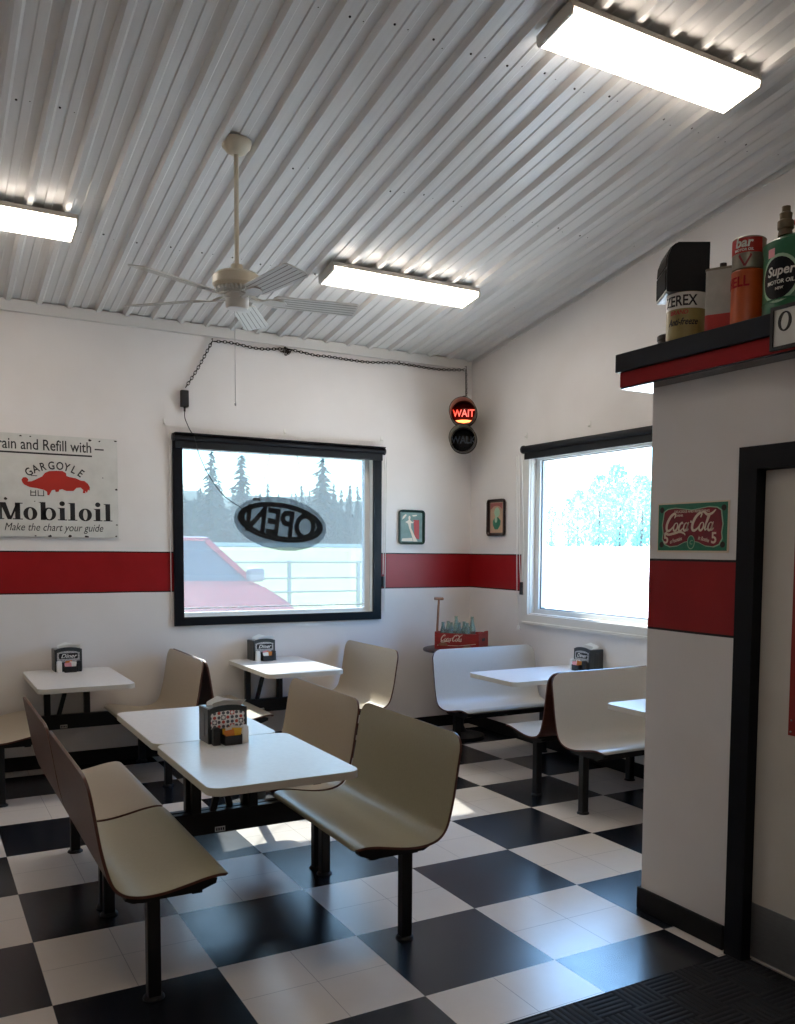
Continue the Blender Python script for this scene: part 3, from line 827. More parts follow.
setting('on the near front table', (-.345, 1.385, TZ), .04, 'dots', ['packet_o', 'packet_y', 'packet_w', 'packet_o', 'packet_y', 'packet_w', 'packet_y', 'packet_o'],
        'napkin box with red and grey dotted front on the near front table', False)
setting('on the leftmost wall table', (C1 - .005, 4.345, TZ), .03, 'plate', ['packet_p', 'packet_w', 'packet_o', 'packet_y'],
        'black napkin box with a name plate on the leftmost wall table', True)
setting('on the sunlit window table', (.875, 4.345, TZ), .06, 'plate', ['packet_w', 'packet_o', 'packet_p', 'packet_y'],
        'black napkin box with a name plate on the table under the back window', True)
setting('on the corner booth table', (2.915, D1 - .0, TZ), -PI / 2 + .03, 'plain', ['packet_p', 'packet_o', 'packet_w', 'packet_y'],
        'dark napkin box on the corner booth table under the right window', True)

# ------------------------------------------------------------------ ceiling lights
def ceiling_light(label, xc, yc):
    t = thing('ceiling_light', label, 'ceiling light', (xc, yc, zc(yc) - .030), 0, 'wraparound ceiling lights')
    t.rotation_euler = (-math.atan(SL), 0, 0)
    FY_ = frame((0, 0, 0), (0, 1, 0), (0, 0, 1))
    b = BM(); prism(b, [(-.125, 0), (.125, 0), (.127, -.030), (-.127, -.030)], -.597, .597, FY_); make('housing', b, M['fixture_grey'], t)
    P = [(-.120, -.0302), (.120, -.0302), (.124, -.040), (.116, -.060), (-.116, -.060), (-.124, -.040)]
    b = BM(); prism(b, P, -.591, .591, FY_); make('lens', b, M['lens'], t)
    for s in (-1, 1):
        b = BM(); prism(b, [(-.128, -.002), (.128, -.002), (.129, -.042), (.119, -.064), (-.119, -.064), (-.129, -.042)], s * .598 - .006, s * .598 + .006, FY_); make('end_cap', b, M['fixture_grey'], t)
    return t
ceiling_light('long lit ceiling light nearest the viewer, above the display ledge', 1.515, .515)
ceiling_light('lit ceiling light over the back window, right of the fan', 1.545, 3.145)
ceiling_light('lit ceiling light at the left photo edge, left of the fan', -1.305, 3.15)
ceiling_light('added ceiling light, unseen fill out of view, straight above the viewer', -1.325, -2.12)  # extra unseen fixture, added to brighten the pillar wall

# ------------------------------------------------------------------ ceiling fan
FX, FY = -.062, 2.0
fz = zc(FY)
fan = thing('ceiling_fan', 'cream ceiling fan with five ribbed white blades and long pull chain', 'ceiling fan', (FX, FY, 0))
b = BM(); lathe(b, [(.082, fz - .0), (.082, fz - .012), (.075, fz - .035), (.052, fz - .06), (.03, fz - .072), (.012, fz - .074)], n=32); make('canopy', b, M['fan_cream'], fan, True)
b = BM(); lathe(b, [(.0125, fz - .05), (.0125, 3.15)], n=14); make('downrod', b, M['fan_cream'], fan, True)
b = BM(); lathe(b, [(.014, 3.20), (.03, 3.195), (.034, 3.165), (.06, 3.160), (.105, 3.148), (.128, 3.130), (.130, 3.085), (.118, 3.072), (.07, 3.068)], n=40); mh = make('motor_housing', b, M['fan_cream'], fan, True)
b = BM()
for k in range(26):                      # vent slots under the motor
    a = 2 * PI * k / 26; m = Matrix.Rotation(a, 4, 'Z')
    box(b, (.072, -.005, 3.050), (.112, .005, 3.069), 0, m)
make('vent_fin', b, M['fan_white'], mh)
b = BM(); lathe(b, [(.07, 3.068), (.07, 3.04), (.062, 3.035), (.062, 2.975), (.055, 2.962), (.02, 2.957), (0, 2.957)], n=32); make('switch_housing', b, M['fan_white'], fan, True)
b = BM(); tube(b, [(0, .045, 2.965), (0, .045, 2.47)], .0016, 6); lathe(b, [(0, 2.452), (.004, 2.455), (.005, 2.465), (.002, 2.474)], Matrix.Translation((0, .045, 0)), 8); make('pull_chain', b, M['chrome'], fan)
BZ = 3.02
for k in range(5):
    m = Matrix.Rotation(math.radians(62 + 72 * k), 4, 'Z') @ Matrix.Translation((0, 0, BZ))
    b = BM()
    tilt = Matrix.Rotation(math.radians(-13), 4, 'X')
    outl = rrect(.19, -.062, .665, .062, .03, 4)
    outl = [(x, y * (1 + .20 * (x - .19) / .475)) for x, y in outl]
    prism(b, outl, -.003, .003, m @ tilt)
    blade = make('blade', b, M['fan_white'], fan)
    b = BM()
    for y in (-.046, -.023, 0, .023, .046):   # beaded grooves along the blade
        prism(b, [(.20, y - .002), (.655, y * 1.18 - .002), (.655, y * 1.18 + .002), (.20, y + .002)], -.0036, -.0028, m @ tilt)
    make('groove', b, M['tin'], blade)
    b = BM()
    prism(b, [(.05, -.014), (.13, -.012), (.17, -.035), (.25, -.030), (.27, 0), (.25, .030), (.17, .035), (.13, .012), (.05, .014)], -.010, -.004, m @ tilt)
    bar(b, m @ Vector((.04, 0, .03)), m @ Vector((.14, 0, -.004)), .022, .008)
    make('blade_arm', b, M['fan_white'], fan)

# ------------------------------------------------------------------ signs on the back wall
def serif_text(bm, word, x, y, h, mtx, z0=.0, z1=.001):
    """fat-and-thin roman letters; h = x-height; returns the pen position"""
    T = h * .36; S = h * .075; asc = h * 1.46
    def rect(a, b_, c, d): prism(bm, [(a, b_), (c, b_), (c, d), (a, d)], z0, z1, mtx)
    def bowl(cx): ring(bm, ell(cx, y + h * .5, h * .50, h * .53, 30), ell(cx, y + h * .5, h * .17, h * .44, 30), z0, z1, mtx)
    for ch in word:
        if ch == 'M':
            w = h * 1.62; H = asc * .93
            for sx in (.12, .84):
                rect(x + w * sx - (h * .07 if sx < .5 else T / 2), y, x + w * sx + (h * .07 if sx < .5 else T / 2), y + H)
            rect(x + w * .12 - h * .22, y, x + w * .12 + h * .22, y + S); rect(x + w * .84 - h * .36, y, x + w * .84 + h * .36, y + S)
            rect(x + w * .12 - h * .22, y + H - S, x + w * .18, y + H); rect(x + w * .80, y + H - S, x + w * .84 + h * .36, y + H)
            prism(bm, [(x + w * .07, y + H), (x + w * .07 + T * 1.15, y + H), (x + w * .47 + T * .5, y), (x + w * .47 - T * .3, y)], z0, z1, mtx)
            prism(bm, [(x + w * .84 - T * .2, y + H), (x + w * .84 + T * .3, y + H), (x + w * .47 + T * .4, y), (x + w * .47, y)], z0, z1, mtx)
            x += w + h * .14
        elif ch == 'o': bowl(x + h * .5); x += h * 1.14
        elif ch == 'b':
            rect(x + h * .10, y, x + h * .10 + T, y + asc); prism(bm, [(x - h * .06, y + asc), (x + h * .2, y + asc), (x + h * .2, y + asc - S * 1.6)], z0, z1, mtx)
            ring(bm, ell(x + h * .72, y + h * .5, h * .50, h * .53, 30), ell(x + h * .71, y + h * .5, h * .22, h * .44, 30), z0, z1, mtx); x += h * 1.36
        elif ch in 'il':
            H = asc if ch == 'l' else h * 1.03
            rect(x + h * .14, y, x + h * .14 + T, y + H); rect(x - h * .02, y, x + h * .30 + T, y + S)
            prism(bm, [(x - h * .04, y + H), (x + h * .2, y + H), (x + h * .2, y + H - S * 1.7)], z0, z1, mtx)
            if ch == 'i': prism(bm, ell(x + h * .14 + T / 2, y + h * 1.38, h * .2, h * .2, 16), z0, z1, mtx)
            x += h * .66 + T * .3
    return x
ms = thing('enamel_sign', 'white motor oil enamel sign with red gargoyle at the left photo edge', 'sign', (-1.36, YB - .014, 1.745))
F = frame((0, 0, 0), (1, 0, 0), (0, 0, 1))
SW, SH = 1.13, .752
b = BM(); box(b, (0, .0, 0), (SW, SH, .006), .002, F); make('panel', b, M['enamel_white'], ms)
b = BM(); text(b, 'Drain and Refill with', .112, F @ Matrix.Translation((.945, .640, .006)), .001, 0, 'RIGHT', .765, .008)
prism(b, [(.965, .662), (1.03, .662), (1.03, .672), (.965, .672)], .006, .007, F)
prism(b, [(.05, .608), (.945, .608), (.945, .620), (.05, .620)], .006, .007, F)
make('heading_lettering', b, M['ink'], ms)
b = BM()
word = 'GARGOYLE'
for i, ch in enumerate(word):
    a = math.radians(127 - 74 * i / 7); Rr = .240
    m = F @ Matrix.Translation((.688 + Rr * math.cos(a) * 1.15, .263 + Rr * math.sin(a) * 1.0, .006)) @ Matrix.Rotation(a - PI / 2, 4, 'Z') @ Matrix.Translation((-.026, 0, 0))
    text(b, ch, .082, m, .001, 0, 'LEFT', .80, .016)
make('arched_lettering', b, M['ink'], ms)
G = [(.455, .385), (.44, .400), (.432, .420), (.445, .437), (.47, .440), (.488, .425), (.482, .408), (.515, .412), (.56, .432), (.60, .450), (.625, .478), (.66, .492),
     (.72, .497), (.77, .497), (.80, .483), (.803, .462), (.83, .455), (.88, .448), (.925, .432), (.955, .430), (.985, .410), (1.0, .385), (.998, .360), (.985, .366), (.975, .342), (.958, .358), (.962, .338),
     (.938, .340), (.945, .362), (.92, .380), (.885, .375), (.86, .352), (.80, .350), (.765, .362), (.74, .357), (.735, .342), (.71, .340), (.705, .356), (.68, .352), (.665, .33), (.655, .312), (.640, .316), (.640, .338), (.615, .352), (.56, .362), (.50, .368)]
G = [(.452 + (x - .43) * .83, y - .004) for x, y in G]
b = BM(); prism(b, G, .0062, .0074, F); make('gargoyle_emblem', b, M['sign_red'], ms)
b = BM()
for p, q in (((.505, .35), (.505, .31)), ((.545, .35), (.545, .31)), ((.565, .35), (.565, .31)), ((.61, .35), (.61, .31)), ((.50, .31), (.55, .31)), ((.56, .31), (.615, .31)), ((.505, .335), (.545, .335)), ((.51, .455), (.56, .455))):
    p, q = ((.452 + (p[0] - .43) * .83, p[1] - .006), (.452 + (q[0] - .43) * .83, q[1] - .006))
    d = Vector((q[0] - p[0], q[1] - p[1])).normalized() * .0028; nx, ny = -d.y, d.x
    prism(b, [(p[0] - nx, p[1] - ny), (q[0] - nx, q[1] - ny), (q[0] + nx, q[1] + ny), (p[0] + nx, p[1] + ny)], .006, .0068, F)
make('line_ornament', b, M['ink'], ms)
b = BM(); xe = serif_text(b, 'Mobiloil', 0, 0, .090, F, .006, .0072)
sx = .80 / xe                             # fit the word to its width on the sign
for v in b.verts: v.co.x = v.co.x * sx + .295; v.co.z += .126
make('name_lettering', b, M['ink'], ms)
b = BM(); text(b, 'Make the chart your guide', .080, F @ Matrix.Translation((1.015, .046, .006)), .001, .28, 'RIGHT', .80, 0.); make('slogan_lettering', b, M['ink'], ms)
b = BM(); rr = random.Random(3)
for px, py, s in ((.455, .735, .010), (.52, .735, .007), (.93, .735, .013), (1.0, .73, .008), (1.118, .738, .012), (1.118, .37, .011), (1.118, .10, .009), (1.112, .012, .010), (.54, .008, .008), (.64, .006, .016), (.78, .008, .014), (.90, .006, .016), (.345, .275, .014), (.54, .262, .006), (1.02, .455, .006)):
    P = [(px + s * rr.uniform(.5, 1.2) * math.cos(2 * PI * k / 9), py + s * .7 * rr.uniform(.5, 1.2) * math.sin(2 * PI * k / 9)) for k in range(9)]
    P = [(min(max(x, 0), SW), min(max(y, 0), SH)) for x, y in P]
    prism(b, P, .0058, .0066, F)
make('chipped_spots', b, M['dark_bronze'], ms)

# script lettering drawn with a brush
def cola_script(bm, mtx, s, z0, z1, small=False):
    sh_ = .30
    def st(pts, w): ribbon(bm, [((p[0] + p[1] * sh_) * s, p[1] * s) for p in pts], (lambda t: w * s * (.45 + .85 * math.sin(PI * min(max(t, .03), .97)))), z0, z1, mtx)
    def oval(cx, cy, rx, ry, w): st([(cx + rx * math.cos(a), cy + ry * math.sin(a)) for a in [PI / 2 + 2 * PI * i / 10 for i in range(11)]], w)
    W = .26
    for ox in (0., 3.95):
        st([(ox + 1.05, 1.45), (ox + 1.12, 1.8), (ox + .85, 1.95), (ox + .4, 1.6), (ox + .12, .9), (ox + .2, .25), (ox + .55, 0), (ox + .95, .2), (ox + 1.15, .5)], W)
    st([(.45, .0), (.2, -.25), (.7, -.42), (1.6, -.28), (2.4, -.12), (3.1, -.30), (3.35, -.5)], W * .8)
    oval(1.55, .45, .30, .45, W * .7)
    st([(2.62, .75), (2.4, .93), (2.12, .6), (2.15, .12), (2.45, 0), (2.75, .3)], W * .75)
    oval(3.1, .45, .28, .45, W * .7); st([(3.42, .95), (3.36, .4), (3.42, .05), (3.62, .2)], W * .75)
    st([(3.62, .98), (3.85, 1.02)], W * .8)
    oval(5.45, .45, .30, .45, W * .7)
    st([(5.9, .2), (6.15, 1.0), (6.25, 1.7), (6.1, 1.6), (6.02, .6), (6.1, .05), (6.35, .2)], W * .7)
    oval(6.72, .45, .28, .45, W * .7); st([(7.04, .95), (6.98, .4), (7.05, .05), (7.3, .25)], W * .75)
    st([(4.85, 1.95), (5.3, 2.05), (5.9, 1.75), (6.5, 1.85), (6.95, 2.25)], W * .9)

cs = thing('cola_sign', 'green edged tin cola sign on the pillar wall above the red belt', 'sign', (1.2895, .172, 1.672))
F = frame((0, 0, 0), (0, -1, 0), (0, 0, 1))
W_, H_ = .412, .217
b = BM(); box(b, (0, 0, 0), (W_, H_, .004), .001, F); make('cream_edge', b, M['sign_cream'], cs)
b = BM(); prism(b, [(.006, .008), (W_ - .008, .008), (W_ - .008, H_ - .006), (.006, H_ - .006)], .004, .0048, F); make('green_field', b, M['sign_green'], cs)
half = [(.206, .181), (.25, .186), (.30, .192), (.345, .188), (.368, .176), (.372, .15), (.378, .12), (.372, .085), (.376, .06), (.360, .036), (.33, .026), (.285, .030), (.245, .046), (.206, .05)]
sc_f = half + [(.412 - x, y) for x, y in reversed(half[1:-1])]
ctr = (.206, .11)
b = BM(); prism(b, [(ctr[0] + (x - ctr[0]) * 1.035, ctr[1] + (y - ctr[1]) * 1.05) for x, y in sc_f], .0048, .0052, F); make('scroll_line', b, M['sign_gold'], cs)
b = BM(); prism(b, sc_f, .0052, .0057, F); make('maroon_field', b, M['sign_maroon'], cs)
b = BM()
for px, py in ((.028, .187), (.384, .187), (.030, .034), (.382, .034)): prism(b, ell(px, py, .013, .013, 16), .0052, .0060, F)
make('corner_knot', b, M['dark_bronze'], cs)
b = BM(); cola_script(b, F @ Matrix.Translation((.048, .094, 0)), .0385, .0057, .0064)
text(b, '5', .066, F @ Matrix.Translation((.040, .040, .0057)), .0007, 0, 'LEFT', 1, .02); text(b, '5', .066, F @ Matrix.Translation((.318, .040, .0057)), .0007, 0, 'LEFT', 1, .02)
text(b, 'DELICIOUS AND REFRESHING', .0150, F @ Matrix.Translation((.206, .172, .0057)), .0006, 0, 'CENTER', 1.02, .01)
text(b, 'DRINK', .013, F @ Matrix.Translation((.135, .156, .0057)), .0006, 0, 'CENTER', 1.1, .01)
text(b, 'at Fountains', .024, F @ Matrix.Translation((.082, .038, .0057)) @ Matrix.Rotation(.22, 4, 'Z'), .0006, .25, 'LEFT', .62, .008)
text(b, 'in Bottles', .024, F @ Matrix.Translation((.245, .056, .0057)) @ Matrix.Rotation(-.2, 4, 'Z'), .0006, .25, 'LEFT', .68, .008)
make('lettering', b, M['sign_cream'], cs)
b = BM(); prism(b, ell(.206, .044, .022, .030, 24), .0056, .0063, F); make('oval_badge', b, M['sign_green'], cs)
b = BM(); ring(b, ell(.206, .044, .022, .030, 24), ell(.206, .044, .0185, .0265, 24), .0063, .0067, F); text(b, 'C', .026, F @ Matrix.Translation((.206, .035, .0063)), .0005, .2, 'CENTER'); make('badge_ring', b, M['sign_gold'], cs)

# serving trays used as wall decoration
def tray(name, label, o, xv, w, h, m_rim, depth=.022):
    t = thing(name, label, 'serving tray', o, 0, None)
    F = frame((0, 0, 0), xv, (0, 0, 1)); r = .035
    b = BM()
    L0 = rrect(0, 0, w, h, r, 5); L1 = rrect(.02, .02, w - .02, h - .02, r * .55, 5)
    vo = [[b.verts.new(F @ Vector((x, y, z))) for x, y in Lx] for Lx, z in ((L0, .004), (L0, depth), (rrect(.006, .006, w - .006, h - .006, r * .9, 5), depth + .001), (L1, .006))]
    n = len(L0)
    for A_, B_ in zip(vo, vo[1:]):
        for i in range(n): b.faces.new((A_[i], A_[(i + 1) % n], B_[(i + 1) % n], B_[i]))
    b.faces.new(vo[-1]); b.faces.new(list(reversed(vo[0])))
    make('rim', b, m_rim, t)
    return t, F
g_rim = noisy('dark_green_tray', '10382E', '0B2C24', 20, .3)
t1, F = tray('serving_tray', 'green rimmed tray with a pale dancer figure, right of the back window', (2.215, YB - .006, 1.722), (1, 0, 0), .27, .315, g_rim)
b = BM(); prism(b, [(.024, .024), (.246, .024), (.246, .291), (.024, .291)], .006, .0072, F); make('picture_ground', b, noisy('grey_green_print', '5C7A70', '7E938A', 14, .45), t1)
b = BM(); prism(b, [(.165, .065), (.215, .045), (.215, .225), (.155, .225)], .0072, .0078, F); make('red_panel', b, M['sign_red'], t1)
b = BM(); prism(b, [(.10, .245), (.108, .262), (.118, .262), (.124, .245), (.118, .225), (.145, .205), (.165, .215), (.150, .195), (.128, .195), (.130, .150), (.165, .085), (.200, .028), (.155, .028), (.135, .09), (.110, .150), (.098, .190), (.07, .205), (.092, .215), (.105, .225)], .0076, .0084, F)
prism(b, [(.035, .225), (.06, .24), (.085, .27), (.07, .275), (.045, .255)], .0076, .0084, F); prism(b, [(.14, .268), (.19, .272), (.19, .262), (.15, .256)], .0076, .0084, F); prism(b, [(.03, .03), (.15, .03), (.14, .06), (.04, .055)], .0076, .008, F)
make('pale_figure', b, M['sign_cream'], t1)
d_rim = noisy('dark_maroon_tray', '2A1614', '1C0F0E', 20, .3)
t2, F = tray('serving_tray', 'narrow dark rimmed tray with a green and white picture, left of the right window', (XR - .006, 4.146, 1.805), (0, -1, 0), .285, .335, d_rim)
b = BM(); prism(b, [(.045, .03), (.245, .03), (.245, .305), (.045, .305)], .006, .0072, F); make('picture_ground', b, noisy('tan_print', 'B08A6E', 'C2A284', 10, .45), t2)
b = BM(); prism(b, [(.05, .24), (.10, .27), (.145, .275), (.19, .27), (.24, .24), (.24, .30), (.05, .30)], .0072, .0078, F); make('pink_arch', b, noisy('rose_print', 'A85A54', '8E4640', 12, .45), t2)
b = BM(); prism(b, [(.09, .10), (.12, .06), (.17, .06), (.21, .10), (.215, .14), (.17, .17), (.12, .165), (.09, .14)], .0076, .0082, F); make('green_shape', b, M['sign_green'], t2)
b = BM(); prism(b, ell(.155, .215, .045, .045, 14), .0072, .0080, F); prism(b, ell(.14, .150, .022, .03, 12), .0082, .0086, F); make('pale_shape', b, M['sign_gold'], t2)

# ------------------------------------------------------------------ hanging traffic signal with its chain and lead
def link_chain(bm, pts, step=.026, r=.0105, w=.0032):
    P = spline(pts, 14); acc = 0; k = 0; prev = P[0]
    for i in range(1, len(P)):
        seg = (P[i] - prev); Ln = seg.length
        while acc + Ln >= step:
            t = (step - acc) / Ln; c = prev.lerp(P[i], t); d = seg.normalized()
            up = Vector((0, 1, 0)) if abs(d.y) < .8 else Vector((0, 0, 1))
            u = d.cross(up).normalized() if k % 2 else up
            tube(bm, [c + d * (math.cos(a) * r * 1.75) + u * (math.sin(a) * r) for a in [2 * PI * j / 8 for j in range(8)]], w, 4, True)
            prev = c; Ln = (P[i] - prev).length; acc = 0; k += 1
        acc += Ln; prev = P[i]
YW = YB - .02
ch = thing('hanging_chain', 'dark chain swagged along the back wall top to the hanging signal', 'chain', (0, 0, 0))
b = BM(); link_chain(b, [(.292, YW, 2.935), (.40, YW, 3.11), (.515, YW, 3.33)]); link_chain(b, [(.515, YW, 3.33), (.66, YW, 3.338), (.90, YW, 3.318), (1.12, YW, 3.342), (1.17, YW, 3.345)])
link_chain(b, [(1.17, YW, 3.345), (1.40, YW, 3.322), (1.53, YW, 3.325), (1.85, YW, 3.318), (2.08, YW, 3.335), (2.21, YW, 3.343), (2.62, YW, 3.335), (2.90, YB - .05, 3.355)])
link_chain(b, [(1.12, YW - .012, 3.352), (1.15, YW - .02, 3.318), (1.13, YW - .02, 3.295), (1.17, YW - .02, 3.325), (1.10, YW - .012, 3.315)], .018)
link_chain(b, [(2.90, YB - .05, 3.355), (2.86, 4.34, 3.20), (2.815, 4.265, 3.055)])
make('links', b, M['chain'], ch)
b = BM()
for px, pz in ((.515, 3.35), (1.13, 3.36), (2.21, 3.36)): tube(b, [(px, YB - .001, pz), (px, YW - .008, pz), (px, YW - .010, pz - .02)], .003, 6)
tube(b, [(2.90, YB - .001, 3.39), (2.90, YB - .055, 3.385), (2.90, YB - .055, 3.345)], .004, 6)
make('wall_hook', b, M['dark_bronze'], ch)
ad = thing('power_adapter', 'small black power adapter on the wall above the back window', 'power adapter', (.287, YB - .0005, 2.855))
b = BM(); box(b, (-.03, -.045, -.065), (.03, 0, .065), .005); make('body', b, M['dark_plastic'], ad)
b = BM(); tube(b, [(0, -.022, -.06), (0, -.022, -.10)], .008, 8); make('strain_relief', b, M['dark_plastic'], ad)
b = BM(); tube(b, spline([(.287, YB - .023, 2.755), (.29, YB - .02, 2.70), (.32, YB - .05, 2.61), (.345, YB - .088, 2.55), (.37, YB - .075, 2.46), (.42, YB - .01, 2.38), (.50, YB + .03, 2.25), (.62, YB + .03, 2.10), (.78, YB + .03, 2.0)], 6), .0035, 6)
o = make('sign_lead', b, M['cord_dark'], None, True); tag(o, 'thin dark lead running from the adapter across the window to the oval sign', 'cord')

sg2 = thing('pedestrian_signal', 'two-lens hanging traffic signal, upper lens lit red WAIT, in the room corner', 'traffic signal', (2.79, 4.26, 2.80))
N = Vector((-.58, -.80, .02)).normalized()          # the way the lenses look
def sig(zc_, lit):
    Xd = Vector((0, 0, 1)).cross(N).normalized(); Yd = N.cross(Xd)
    m = Matrix((Xd, Yd, N)).transposed().to_4x4(); m.translation = Vector((0, 0, zc_))
    b = BM(); lathe(b, [(0, -.13), (.05, -.125), (.095, -.09), (.118, -.03), (.122, .02), (.124, .05), (.114, .05), (.112, .03), (0, .03)], m, 36)
    hs = make('lamp_housing', b, M['yellow'], sg2, True)
    b = BM(); ring(b, ell(0, 0, .126, .126, 40), ell(0, 0, .108, .108, 40), .035, .062, m); make('lens_ring', b, M['dark_bronze'], hs, True)
    b = BM()                                         # tunnel visor, cut away underneath
    n = 36; rows = []
    for i in range(n + 1):
        a = -PI / 2 + 2 * PI * i / n
        Lv = .19 - .09 * max(0, -math.sin(a))
        rows.append([b.verts.new(m @ Vector((r * math.cos(a), r * math.sin(a), z))) for r, z in ((.120, .05), (.120, .05 + Lv), (.1165, .05 + Lv), (.1165, .05))])
    for A_, B_ in zip(rows, rows[1:]):
        for k in range(3): b.faces.new((A_[k], B_[k], B_[k + 1], A_[k + 1]))
    vz = make('visor', b, M['dark_bronze'], hs, True)
    b = BM(); rows = []
    for i in range(n + 1):
        a = -PI / 2 + 2 * PI * i / n; Lv = .186 - .09 * max(0, -math.sin(a))
        rows.append([b.verts.new(m @ Vector((r * math.cos(a), r * math.sin(a), z))) for r, z in ((.1160, .062), (.1160, .05 + Lv), (.1145, .05 + Lv), (.1145, .062))])
    for A_, B_ in zip(rows, rows[1:]):
        for k in range(3): b.faces.new((A_[k], B_[k], B_[k + 1], A_[k + 1]))
    make('visor_lining', b, M['tan_lining'], vz, True)
    b = BM(); lathe(b, [(.108, .032), (.10, .040), (.06, .052), (0, .056)], m, 36, cap=False); lens = make('lens', b, M['wait_red'] if lit else M['walk_lens'], hs, True)
    b = BM()
    text(b, 'WAIT' if lit else 'WALK', .092, m @ Matrix.Translation((0, -.028, .056)), .003, 0, 'CENTER', .84, .012)
    make('lettering', b, M['wait_glow'] if lit else M['walk_text'], lens)
    if lit:
        b = BM(); P = [(-.075, -.062), (-.04, -.058), (0, -.056), (.04, -.058), (.075, -.062), (.05, -.078), (0, -.086), (-.05, -.078)]
        prism(b, P, .048, .053, m); make('lit_crescent', b, M['wait_glow2'], lens)
sig(.115, True); sig(-.125, False)
b = BM(); bar(b, (0, 0, .20), (0, 0, .262), .02); tube(b, [(.025 * math.cos(a), 0, .262 - .0 + .02 * math.sin(a)) for a in [2 * PI * k / 12 for k in range(12)]], .004, 6, True); bar(b, (0, 0, -.04), (0, 0, .03), .035)
make('hanger', b, M['dark_bronze'], sg2)

# ------------------------------------------------------------------ corner stand, bottle crate, long stick
ct = thing('corner_stand', 'small dark round stand behind the corner bench, carrying the bottle crate', 'stand', (2.60, 3.97, 0))
b = BM(); lathe(b, [(.02, .775), (.33, .775), (.338, .78), (.338, .795), (.33, .80), (0, .80)], n=48); make('round_top', b, M['brown_wood'], ct, True)
b = BM(); lathe(b, [(.10, .775), (.10, .75), (.04, .73), (.035, .10), (.06, .05), (.22, .02), (.22, 0)], n=28); make('pedestal', b, M['black_metal'], ct, True)
cr = thing('bottle_crate', 'red wooden cola crate full of glass bottles on the corner stand', 'crate', (2.585, 3.935, .8003), -.89)
cw, cd, chh = .41, .27, .155
b = BM()
box(b, (-cw / 2, -cd / 2, 0), (cw / 2, cd / 2, .012), .001)
for s in (-1, 1):
    box(b, (-cw / 2 + .014, s * (cd / 2 - .006) - .006, .012), (cw / 2 - .014, s * (cd / 2 - .006) + .006, chh - .012), .001)
    prism(b, [(-cd / 2, .012), (-.055, .012), (-.055, .012), (cd / 2, .012), (cd / 2, chh), (.055, chh), (.05, chh - .006), (-.05, chh - .006), (-.055, chh), (-cd / 2, chh)], -.007, .007, frame((s * (cw / 2 - .007), 0, 0), (0, 1, 0), (0, 0, 1)))
make('crate_body', b, M['crate_red'], cr)
b = BM(); box(b, (-.041, -cd / 2 + .012, .012), (-.035, cd / 2 - .012, .07)); box(b, (.035, -cd / 2 + .012, .012), (.041, cd / 2 - .012, .07)); box(b, (-cw / 2 + .014, -.004, .012), (-.041, .004, .07)); box(b, (-.035, -.004, .012), (.035, .004, .07)); box(b, (.041, -.004, .012), (cw / 2 - .014, .004, .07)); make('divider', b, M['crate_red'], cr)
b = BM(); F = frame((0, -cd / 2, 0), (1, 0, 0), (0, 0, 1)); cola_script(b, F @ Matrix.Translation((-.15, .075, 0)), .027, 0, .001); 
prism(b, [(-.18, .032), (.02, .034), (.18, .056), (.18, .060), (.02, .038), (-.18, .036)], 0, .001, F); make('script_lettering', b, M['sign_cream'], cr)
b = BM(); prism(b, ell(-.125, .032, .045, .030, 20, 0, 0, PI), 0, .0012, F); prism(b, ell(.10, .014, .045, .030, 20, 0, 0, PI), 0, .0012, F); make('pale_badge', b, M['stick_wood'], cr)
for s in (-1, 1):
    b = BM(); box(b, (s * (cw / 2 + .0005) - .001, -.045, .075), (s * (cw / 2 + .0005) + .001, .045, .10), .0004); make('hand_slot', b, M['ink'], cr)
def bottle_prof():
    return [(.024, 0), (.028, .004), (.029, .03), (.0265, .055), (.0285, .09), (.029, .115), (.024, .140), (.016, .165), (.0125, .185), (.0125, .198), (.0142, .200), (.0142, .206), (.0115, .207)]
proto = {}
def bottle(label, loc, fill):
    if fill not in proto:
        t = thing('cola_bottle', label, 'bottle', loc, 0, 'glass bottles in the red crate')
        b = BM(); lathe(b, bottle_prof(), n=18); g = make('glass', b, M['bottle'], t, True)
        if fill:
            b = BM(); lathe(b, [(.0, .006), (.0255, .006), (.0265, .03), (.024, .055), (.026, .09), (.0262, .115), (.021, .140), (.013, .163), (0, .163)], n=16); make('cola_fill', b, M['cola'], g, True)
        proto[fill] = t
        return t
    t = copy_tree(proto[fill]); t.location = loc; t['label'] = label
    return t
ca, sa = math.cos(-.89), math.sin(-.89)
words = ['first', 'second', 'third', 'fourth', 'fifth']
for r_ in range(2):
    for c_ in range(5):
        x = -cw / 2 + .053 + c_ * .076; y = (-.066, .066)[r_]
        if (r_, c_) in ((1, 4), (0, 4)): continue
        tall = (r_, c_) in ((1, 1), (1, 3))
        bo = bottle(('tall raised ' if tall else '') + 'glass bottle ' + words[c_] + ' from the left in the ' + ('front' if r_ == 0 else 'rear') + ' row of the red crate',
               (2.585 + x * ca - y * sa, 3.935 + x * sa + y * ca, .8125), (r_ * 2 + c_) % 3 == 1)
        bo.scale = (1.05, 1.05, 1.30) if tall else (1, 1, 1.08)
st = thing('wooden_stick', 'brown wooden stick with T-shaped grip standing behind the bottle crate', 'stick', (2.445, 4.14, .8005))
b = BM(); tube(b, [(0, 0, .001), (.035, .02, .43)], [.011, .010], 12); make('shaft', b, M['stick_wood'], st, True)
b = BM(); tube(b, [(-.008, .02, .436), (.078, .02, .432)], .013, 12); make('grip', b, M['stick_wood'], st, True)

